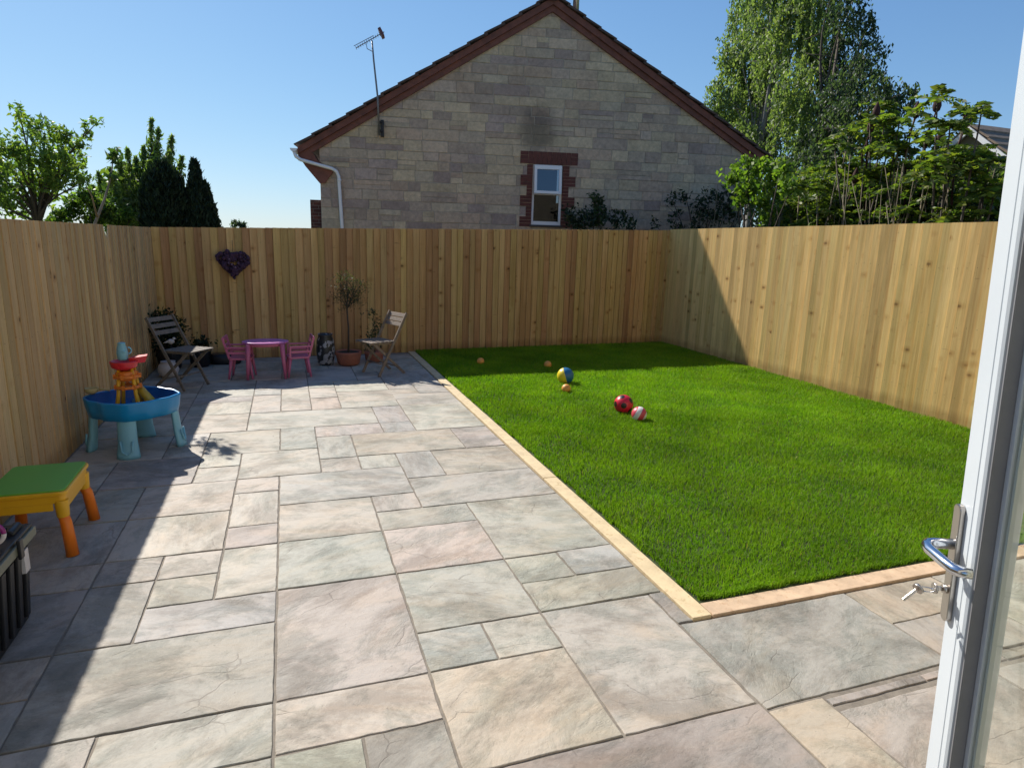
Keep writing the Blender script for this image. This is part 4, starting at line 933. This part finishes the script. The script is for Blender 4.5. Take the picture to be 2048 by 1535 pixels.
b = MB(); b.lathe([(.055, .64), (.09, .66), (.1, .705), (.09, .71), (.06, .68)], 20, (tw[0]-.01, tw[1]-.01, 0)); b.hexa([(tw[0]+.03, tw[1]-.02, .68), (tw[0]+.13, tw[1]+.03, .685), (tw[0]+.12, tw[1]+.09, .685), (tw[0]+.02, tw[1]+.06, .68), (tw[0]+.03, tw[1]-.03, .73), (tw[0]+.15, tw[1]+.02, .74), (tw[0]+.14, tw[1]+.1, .74), (tw[0]+.02, tw[1]+.07, .73)])
b.build('funnel_tray', M_red, t, bevel=.003)
b = MB(); b.tube([(tw[0]+.07, tw[1]+.03, .48), (tw[0]+.12, tw[1]+.03, .40), (tw[0]+.16, tw[1]+.02, .33)], [.03, .035, .045], 10); b.build('chute', pm('ochre_plastic', (.5, .33, .03), .4), t)
c_ = empty('water_jug', (WT[0]+tw[0]-.015, WT[1]+tw[1]-.01, .715), .5, 'pale blue toy jug on top of the water table tower', 'toy jug')
b = MB(); b.lathe([(.03, 0), (.036, .01), (.04, .06), (.034, .1), (.026, .125), (.03, .135), (.014, .14)], 20); b.ball((0, -.032, .07), .014, 12); b.build('body', M_lbl, c_)
b = MB(); torus(b, (.04, 0, .07), .026, .006, 'y', 16, 8, -1.5, 1.5); b.build('handle', M_lbl, c_)
c_ = empty('toy_scoop', (WT[0]-.29, WT[1]+.05, .44), .4, 'pale yellow toy scoop on the rim of the water table by the fence', 'toy scoop')
b = MB(); b.lathe([(.015, 0), (.045, .02), (.05, .05), (.042, .05), (.03, .02)], 16, (0, 0, .0)); b.build('bowl', pm('pale_yellow_plastic', (.5, .4, .16), .5), c_)
b = MB(); b.tube([(.04, 0, .04), (.12, -.02, .02)], .008, 8); b.build('grip', bpy.data.materials['pale_yellow_plastic'], c_)

# folding chairs
def folding_chair(loc, rz, mat, label, slats):
    t = empty('folding_chair', loc, rz, label, 'chair', 'wooden folding chairs by the back fence'); W = .19
    for s in (-1, 1):
        b = MB(); b.bar((.19, s*W, 0), (-.24, s*W, .79), .018, .034, (1, 0, 0)); b.build('leg', mat, t, bevel=.003)
        b = MB(); b.bar((-.22, s*(W-.025), 0), (.24, s*(W-.025), .425), .018, .032, (1, 0, 0)); b.build('leg', mat, t, bevel=.003)
    b = MB()
    for i in range(6): b.box(-.07+i*.063, -.07+i*.063+.052, -W+.005, W-.005, .428, .442)
    b.bar((-.07, -W+.03, .418), (.3, -W+.03, .418), .018, .02); b.bar((-.07, W-.03, .418), (.3, W-.03, .418), .018, .02)
    b.build('seat', mat, t, bevel=.002)
    b = MB()
    for z in slats:
        x = .19-.43*z/.79; b.hexa([(x-.004, -W, z-.022), (x+.008, -W, z-.022), (x+.008, W, z-.022), (x-.004, W, z-.022), (x-.028, -W, z+.022), (x-.016, -W, z+.022), (x-.016, W, z+.022), (x-.028, W, z+.022)])
    b.build('backrest', mat, t, bevel=.002)
    b = MB(); b.tube([(.11, -W, .15), (.11, W, .15)], .009, 8); b.tube([(-.12, -W, .1), (-.12, W, .1)], .009, 8); b.build('stretcher', mat, t)
folding_chair((-1.17, 7.92, 0), R(-33), M_wood, 'dark weathered folding chair by the left fence facing the pink table', (.76, .69, .62))
folding_chair((1.14, 8.27, 0), R(205), M_woodl, 'pale weathered folding chair near the lawn with its back to the lawn', (.755, .70, .645))

# pink table and chairs
def taper_leg(b, top, bot, r0, r1): b.tube([top, Vector(top).lerp(Vector(bot), .5), bot], [r0, (r0+r1)/2*.96, r1], 10)
t = empty('play_table', (-.28, 8.28, 0), 0, 'oval pink plastic children\'s table by the back fence', 'table')
b = MB(); b.lathe([(.9, .43), (.985, .432), (1, .44), (.99, .45), (.95, .452)], 40, (0, 0, 0), .27, .2); b.build('tabletop', M_pnkt, t)
b = MB(); b.lathe([(.86, .40), (.9, .43)], 40, (0, 0, 0), .27, .2); b.build('apron', M_pnk, t)
for sx in (-1, 1):
    for sy in (-1, 1): b = MB(); taper_leg(b, (sx*.19, sy*.13, .43), (sx*.215, sy*.15, 0), .032, .016); b.build('leg', M_pnk, t)
def kid_chair(loc, rz, label):
    t = empty('play_chair', loc, rz, label, 'chair', 'pink children\'s chairs')
    b = MB(); b.prism(rrect(.13, .135, .03), .235, .258); b.build('seat', M_pnk, t, bevel=.004)
    for sx in (-1, 1):
        for sy in (-1, 1): b = MB(); taper_leg(b, (sx*.1, sy*.105, .24), (sx*.135, sy*.13, 0), .022, .013); b.build('leg', M_pnk, t)
    b = MB()
    for s in (-1, 1): b.bar((-.12, s*.11, .25), (-.185, s*.12, .50), .02, .026, (1, 0, 0))
    b.bar((-.18, -.13, .485), (-.18, .13, .485), .016, .05)
    b.bar((-.155, -.115, .41), (-.155, .115, .41), .012, .035); b.bar((-.14, -.11, .35), (-.14, .11, .35), .012, .03)
    b.build('backrest', M_pnk, t, bevel=.004)
    for s in (-1, 1):
        b = MB(); b.bar((-.155, s*.125, .385), (.11, s*.13, .385), .022, .02); b.bar((.1, s*.13, .385), (.105, s*.125, .25), .018, .022, (1, 0, 0)); b.bar((-.14, s*.125, .32), (.1, s*.128, .32), .014, .03)
        b.build('armrest', M_pnk, t, bevel=.004)
kid_chair((.09, 8.32, 0), R(186), 'pink children\'s chair right of the pink table, back towards the dark urn')
kid_chair((-.56, 8.33, 0), R(-6), 'pink children\'s chair left of the pink table, partly behind it')

# pots and plants by the back fence
def pot(name, loc, prof, mat, label, cat='pot', sx=1, sy=1, soil=None):
    t = empty(name, loc, 0, label, cat); b = MB(); b.lathe(prof, 28, (0, 0, 0), sx, sy); b.build('pot_body', mat, t)
    if soil: b = MB(); b.lathe([(soil[0], soil[1]-.02), (soil[0], soil[1])], 24, (0, 0, 0), sx, sy); b.build('soil', M_soil, t)
    return t
M_mos, n, l, p, o = base('dark_mosaic'); tc = n.new('ShaderNodeTexCoord').outputs['Object']
v = n.new('ShaderNodeTexVoronoi'); v.inputs['Scale'].default_value = 26; l.new(tc, v.inputs['Vector'])
l.new(mix(n, l, ramp(n, l, n_sep(n, l, v.outputs['Color']), .72, .76), (.02, .022, .025), (.3, .3, .32)), p.inputs['Base Color']); p.inputs['Roughness'].default_value = .35
pot('mosaic_urn', (.46, 8.98, 0), [(.085, 0), (.11, .04), (.125, .2), (.115, .33), (.09, .4), (.1, .43), (.085, .43), (.07, .4)], M_mos, 'tall dark urn speckled with grey, between the pink chair and the terracotta bowl', 'urn')
t = pot('olive_tree', (.76, 8.93, 0), [(.115, 0), (.15, .03), (.168, .14), (.175, .165), (.175, .19), (.16, .19), (.15, .165)], M_terra, 'slender olive tree growing in a wide terracotta bowl', 'tree', soil=(.152, .175))
b = MB(); b.tube([(0, 0, .16), (.01, .01, .5), (-.01, .0, .8), (.02, .0, 1.0)], [.014, .012, .01, .006], 8)
for q in ((-.1, .02, 1.15), (.13, .0, 1.1), (.22, -.02, 1.15), (-.13, 0, .95), (.1, .05, .95), (0, 0, 1.25), (.16, 0, .9)): b.tube([(0, 0, .78), Vector(q)*.55+Vector((0, 0, .38)), q], [.007, .005, .002], 6)
b.build('trunk', M_bark, t)
OL_ = [(.68, 8.93, 1.1, .13), (.84, 8.93, 1.02, .14), (.78, 8.95, .92, .13), (.95, 8.92, 1.1, .08), (.66, 8.93, .95, .1), (.8, 8.93, 1.2, .07), (.88, 8.93, .86, .09), (.72, 8.93, .8, .07)]
foliage('crown', t, cluster_pts(OL_, 7500, .1), .034, [(.05, .065, .04), (.07, .085, .055), (.035, .05, .03)], aspect=.25)
t = pot('bedding_pot', (1.13, 9.12, 0), [(.08, 0), (.12, .02), (.135, .12), (.14, .15), (.12, .15)], M_terra, 'small terracotta pot of thin plants behind the pale folding chair', 'plant pot', soil=(.12, .14))
foliage('foliage', t, cluster_pts([(1.12, 9.12, .35, .1), (1.16, 9.12, .55, .08), (1.1, 9.12, .68, .06), (1.12, 9.12, .22, .1)], 6000, .1), .05, GR_BD, aspect=.3)
b = MB()
for q in ((0, 0, .7), (.04, 0, .6), (-.05, 0, .45)): b.tube([(0, 0, .13), Vector(q)*.5+Vector((.01, 0, .08)), q], [.005, .004, .002], 5)
b.build('stem', M_bark, t)
t = pot('shrub_pot', (-1.45, 8.98, 0), [(.1, 0), (.13, .03), (.15, .24), (.155, .28), (.135, .28)], M_blk, 'dark evergreen shrub in a black pot in the fence corner', 'potted shrub', soil=(.135, .26))
foliage('foliage', t, cluster_pts([(-1.47, 8.98, .55, .17), (-1.42, 8.98, .42, .17), (-1.5, 8.95, .66, .1), (-1.36, 8.98, .58, .1), (-1.45, 9, .33, .14)], 9000, .1), .045, GR_D)
b = MB(); b.tube([(0, 0, .2), (0, 0, .55)], .01, 6); b.build('stem', M_bark, t)
pot('round_pot', (-1.40, 8.52, 0), [(.06, 0), (.1, .03), (.12, .09), (.1, .15), (.075, .18), (.085, .19), (.07, .19)], M_wht, 'round white glazed pot behind the dark folding chair', soil=(.07, .175))
t = empty('garden_ornament', (-1.38, 8.72, 0), 0, 'small white bird ornament on a stick behind the dark chair', 'ornament')
b = MB(); b.tube([(0, 0, 0), (0, 0, .37)], .006, 6); b.build('stick', M_blk, t)
b = MB(); b.ball((0, 0, .40), .032, 14, 1.3, .8, 1); b.ball((.035, 0, .435), .017, 12); b.tube([(.05, 0, .435), (.066, 0, .43)], [.006, .001], 6); b.tube([(-.03, 0, .40), (-.085, 0, .38)], [.014, .003], 8); b.build('bird', M_wht, t)
t = pot('leafy_pot', (-1.12, 9.15, 0), [(.09, 0), (.12, .02), (.13, .18), (.14, .2), (.12, .2)], M_blk, 'dark low pot with leafy plant left of the pink chair', 'plant pot', soil=(.12, .19))
foliage('foliage', t, cluster_pts([(-1.12, 9.15, .27, .11), (-1.05, 9.15, .34, .06)], 9000, .1), .05, GR_D)
t = pot('low_black_form', (-.83, 9.28, 0), [(.9, 0), (1, .02), (1.03, .14), (.95, .14)], M_blk, 'long low black form at the foot of the back fence', 'low_form', .2, .09, soil=(.95, .13))  # low black form filling a dark strip along the fence foot

# heart wreath on the fence
t = empty('heart_wreath', (-.68, 9.655, 1.33), R(3), 'dark purple woven heart hanging on the back fence', 'wreath')
M_vine = pm('purple_twig', (.05, .02, .05), .8, .5, 40, .6); M_ros = pm('mauve_rose', (.14, .09, .15), .7, .4, 30)
def heart(u, s): return Vector((s*16*math.sin(u)**3/17, 0, s*(13*math.cos(u)-5*math.cos(2*u)-2*math.cos(3*u)-math.cos(4*u))/17))
b = MB(); rr = random.Random(4)
for k in range(26):
    s = rr.uniform(.06, .215); ph = rr.uniform(0, 6.28); of = rr.uniform(-.035, .0)
    b.tube([heart(ph+i*.22, s+.012*math.sin(i*1.7+k))*1.0+Vector((0, of+.012*math.sin(i*2.1+k), 0)) for i in range(30)], .0055, 5)
b.build('woven_frame', M_vine, t)
b = MB()
for k in range(95):
    q = heart(rr.uniform(0, 6.28), .215*rr.random()**.5); b.ball(q+Vector((0, -.045, .01)), rr.uniform(.02, .036), 8)
b.build('blossoms', M_vine, t)
b = MB()
for q in ((-.05, -.06, .05), (.06, -.06, .0), (-.02, -.06, -.02), (.02, -.06, -.06), (-.06, -.06, .0)): b.ball(q, .016, 10)
b.build('pale_blossoms', M_ros, t)
b = MB(); b.tube([(0, -.01, .13), (.0, -.02, .3)], .003, 5); b.build('hanging_wire', M_black, t)

# balls on the lawn
def ballmat(name, cols, mode):
    m, n, l, p, o = base(name); tc = n.new('ShaderNodeTexCoord').outputs['Object']; sx = n.new('ShaderNodeSeparateXYZ'); l.new(tc, sx.inputs[0])
    if mode == 'panels':
        an = math_n(n, l, 'ARCTAN2', sx.outputs[1], sx.outputs[0]); f = math_n(n, l, 'GREATER_THAN', math_n(n, l, 'SINE', math_n(n, l, 'MULTIPLY', an, 1.0)), 0)
        l.new(mix(n, l, f, cols[0], cols[1]), p.inputs['Base Color'])
    else:
        l.new(mix(n, l, 0.0, cols[0], cols[0]), p.inputs['Base Color'])
    p.inputs['Roughness'].default_value = .35; return m
def toy_ball(name, loc, r, mat, rot, label, group=None):
    b = MB(); b.ball((0, 0, 0), r, 40); o = b.build(name, mat); o.location = loc; o.rotation_euler = rot
    tag(o, label, 'ball', group); return o
toy_ball('play_ball', (3.25, 7.18, .105), .105, ballmat('yellow_blue_ball', ((.8, .6, .03), (.02, .14, .3)), 'panels'), (R(18), 0, R(-112)), 'half yellow, half blue ball on the lawn near the shadow edge')
o = toy_ball('play_ball', (3.27, 5.72, .1), .1, ballmat('red_ball', ((.62, .015, .04),)*2, 'plain'), (0, 0, 0), 'red ball with black spots on the lawn')
rr = random.Random(2); M_spot = pm('black_spot', (.015, .01, .012), .35)
from mathutils import Quaternion
ico = [Vector(q).normalized() for q in [(0, 1, 1.618), (0, -1, 1.618), (0, 1, -1.618), (0, -1, -1.618), (1, 1.618, 0), (-1, 1.618, 0), (1, -1.618, 0), (-1, -1.618, 0), (1.618, 0, 1), (-1.618, 0, 1), (1.618, 0, -1), (-1.618, 0, -1)]]
Q = Vector((0, -1, 1.618)).normalized().rotation_difference(Vector((-.46, -.88, .08)).normalized())
for v_ in ico:
    b = MB(); v_ = Q @ v_; x = v_.orthogonal().normalized(); y = v_.cross(x); R0 = .1007
    cen = b.bm.verts.new(v_*(R0+.0006)); prev = None; rg = []
    for th in (.14, .3):
        rg.append([b.bm.verts.new((v_*math.cos(th)+(x*math.cos(2*math.pi*k/20)+y*math.sin(2*math.pi*k/20))*math.sin(th))*(R0+.0004)) for k in range(20)])
    for k in range(20):
        b._f([cen, rg[0][k], rg[0][(k+1) % 20]], True); b._f([rg[0][k], rg[1][k], rg[1][(k+1) % 20], rg[0][(k+1) % 20]], True)
    b.build('spot', M_spot, o)
m, n, l, p, o_ = base('white_red_ball'); tc = n.new('ShaderNodeTexCoord').outputs['Object']; sx = n.new('ShaderNodeSeparateXYZ'); l.new(tc, sx.inputs[0])
f = math_n(n, l, 'GREATER_THAN', math_n(n, l, 'SINE', math_n(n, l, 'MULTIPLY', math_n(n, l, 'ADD', sx.outputs[0], -.004), 68)), 0)
l.new(mix(n, l, f, (.75, .7, .66), (.6, .06, .09)), p.inputs['Base Color']); p.inputs['Roughness'].default_value = .4
toy_ball('play_ball', (3.27, 5.40, .078), .076, m, (0, R(25), R(-30)), 'smaller white and red striped ball touching the red spotted ball')
M_or = pm('orange_ball', (.75, .32, .06), .5, .1)
for loc, lb in (((2.56, 8.6, .05), 'small orange ball in the shade nearest the patio'), ((3.43, 8.2, .05), 'small orange ball at the edge of the shade'), ((3.06, 6.72, .052), 'small orange ball in the sun below the yellow and blue ball')):
    toy_ball('small_ball', loc, .054, M_or, (0, 0, 0), lb, 'small orange balls on the lawn')

# ================= OPEN WHITE GLAZED DOOR =================
th = R(28.5); LE = Vector((1.222, .80, 0))         # leading edge; door runs back to its hinges
ux = Vector((-math.sin(th), -math.cos(th), 0)); nx = Vector((-math.cos(th), math.sin(th), 0))   # along the door to the hinge, outward face
MD = Matrix(((ux.x, nx.x, 0, LE.x), (ux.y, nx.y, 0, LE.y), (0, 0, 1, 0), (0, 0, 0, 1)))
_tl = Matrix.Translation(LE+Vector((0, 0, 1.05))) @ Matrix.Rotation(R(-2.6), 4, Vector((LE.x, LE.y, 0)).normalized()) @ Matrix.Translation(-LE-Vector((0, 0, 1.05)))
MD = _tl @ MD
dr = empty('patio_door', LE, 0, 'open white framed glass door at the right edge with a chrome lever', 'door'); dr.rotation_euler = (0, 0, 0)
Minv = Matrix.Translation(-LE) @ MD
M_frame = pm('door_upvc', (.55, .59, .62), .3, .02, 4, .03); M_strip = pm('dark_grey_strip', (.17, .17, .18), .6, .1, 10)
prof = [(0, 0), (.043, 0), (.045, -.002), (.047, 0), (.053, .003), (.066, .003), (.071, 0), (.0735, -.026), (.0895, -.026), (.0895, -.054), (.0, -.07), (-.004, -.066), (-.004, -.004)]
b = MB(); b.prism(prof, .1, 2.2, Minv)
DW = .86
b.prism([(DW-x, y) for x, y in prof], .1, 2.2, Minv)
b.box(.0895, DW-.0895, -.066, -.001, .1, .22, Minv); b.box(.0895, DW-.0895, -.066, -.001, 2.08, 2.2, Minv)
b.build('frame', M_frame, dr)
b = MB(); b.box(.0752, .0785, -.0255, -.002, .2205, 2.0795, Minv); b.box(DW-.0785, DW-.0752, -.0255, -.002, .2205, 2.0795, Minv); b.build('recess_strip', M_strip, dr)  # dark grey strips covering the recess walls beside the bead
b = MB(); b.box(.0945, .101, -.05, -.032, .2205, 2.0795, Minv); b.build('spacer_bar', M_frame, dr)
M_dglass = glassmat('door_glass', (.95, .97, .94), 1.2, 1.5)
b = MB(); b.box(.0942, DW-.0942, -.0315, -.0275, .2205, 2.0795, Minv); b.build('pane', M_dglass, dr)
M_chr = pm('chrome', (.62, .64, .68), .14, .03, 5, 0, 1); M_nick = pm('satin_nickel', (.5, .46, .42), .3, .05, 8, 0, 1)
b = MB(); hc = 1.155
pl = [(x+.010, z+1.115) for x, z in rrect(.0125, .122, .0115)]
MP = Minv @ Matrix(((1, 0, 0, 0), (0, 0, 1, 0), (0, 1, 0, 0), (0, 0, 0, 1)))
b.prism(pl, .0005, .0105, MP); hp = b.build('handle_plate', M_nick, dr, bevel=.002)
b = MB(); pts = [(.010, .008, hc), (.010, .044, hc), (.014, .057, hc), (.026, .064, hc), (.044, .0645, hc-.001), (.084, .059, hc-.004), (.112, .053, hc-.006), (.122, .044, hc-.006), (.126, .031, hc-.006)]
b.tube([Minv @ Vector(q) for q in pts], [.0105, .0105, .0105, .010, .010, .0105, .0105, .010, .009], 18)
b.build('lever', M_chr, hp)
kz = 1.06
b = MB(); b.tube([Minv @ Vector((.010, .0105, kz)), Minv @ Vector((.010, .018, kz))], .0085, 16); b.build('lock_cylinder', M_nick, hp)
ky = empty('door_keys', Minv @ Vector((.010, .018, kz)) + LE, 0, 'small bunch of keys hanging in the door lock', 'keys')
kl = Vector(ky.location)
def KW(q): return (MD @ Vector(q))-kl
b = MB(); b.bar(KW((.010, .016, kz)), KW((.010, .03, kz)), .003, .008); b.tube([KW((.010, .03, kz+.0)), KW((.010, .034, kz))], [.011, .011], 14); b.build('key', M_nick, ky)
b = MB(); pts = [KW((0.010+.010*math.sin(a), .047-.014*math.cos(a), kz-.004)) for a in [i*2*math.pi/20 for i in range(21)]]; b.tube(pts, .0011, 6); b.build('key_ring', M_chr, ky)
b = MB(); b.tube([KW((.010, .060, kz-.002)), KW((.012, .064, kz-.004))], [.011, .011], 14); b.bar(KW((.012, .066, kz-.006)), KW((.018, .09, kz-.026)), .002, .007); b.build('key', M_nick, ky)

# ================= THE PHOTOGRAPHER'S OWN HOUSE (behind the camera; seen only in reflections) =================
oh = empty('home_wall', (2.4, -.02, 0), 0, 'pale stone back wall of the home that the glass door opens from', 'house')
M_home = pm('home_stone', (.4, .36, .29), .9, .2, 5, .4)
b = MB(); b.box(-9, -3.45, -.3, 0, -.05, 5.2); b.box(-1.57, 7, -.3, 0, -.05, 5.2); b.box(-3.449, -1.571, -.3, 0, 2.3, 5.2); b.build('wall', M_home, oh)
b = MB(); b.hexa([(-9.3, .35, 5.05), (7.3, .35, 5.05), (7.3, -4.5, 7.8), (-9.3, -4.5, 7.8), (-9.3, .35, 5.15), (7.3, .35, 5.15), (7.3, -4.5, 7.95), (-9.3, -4.5, 7.95)]); b.build('roof', M_tile, oh)
for x in (-6.5, 1.5, 4.5):
    b = MB(); b.box(x-.6, x+.6, .002, .05, 2.9, 4.1); f = b.build('window', M_upvc, oh, bevel=.004)
    b = MB(); b.box(x-.52, x+.52, .052, .056, 2.98, 4.02); b.build('pane', M_blk, f)
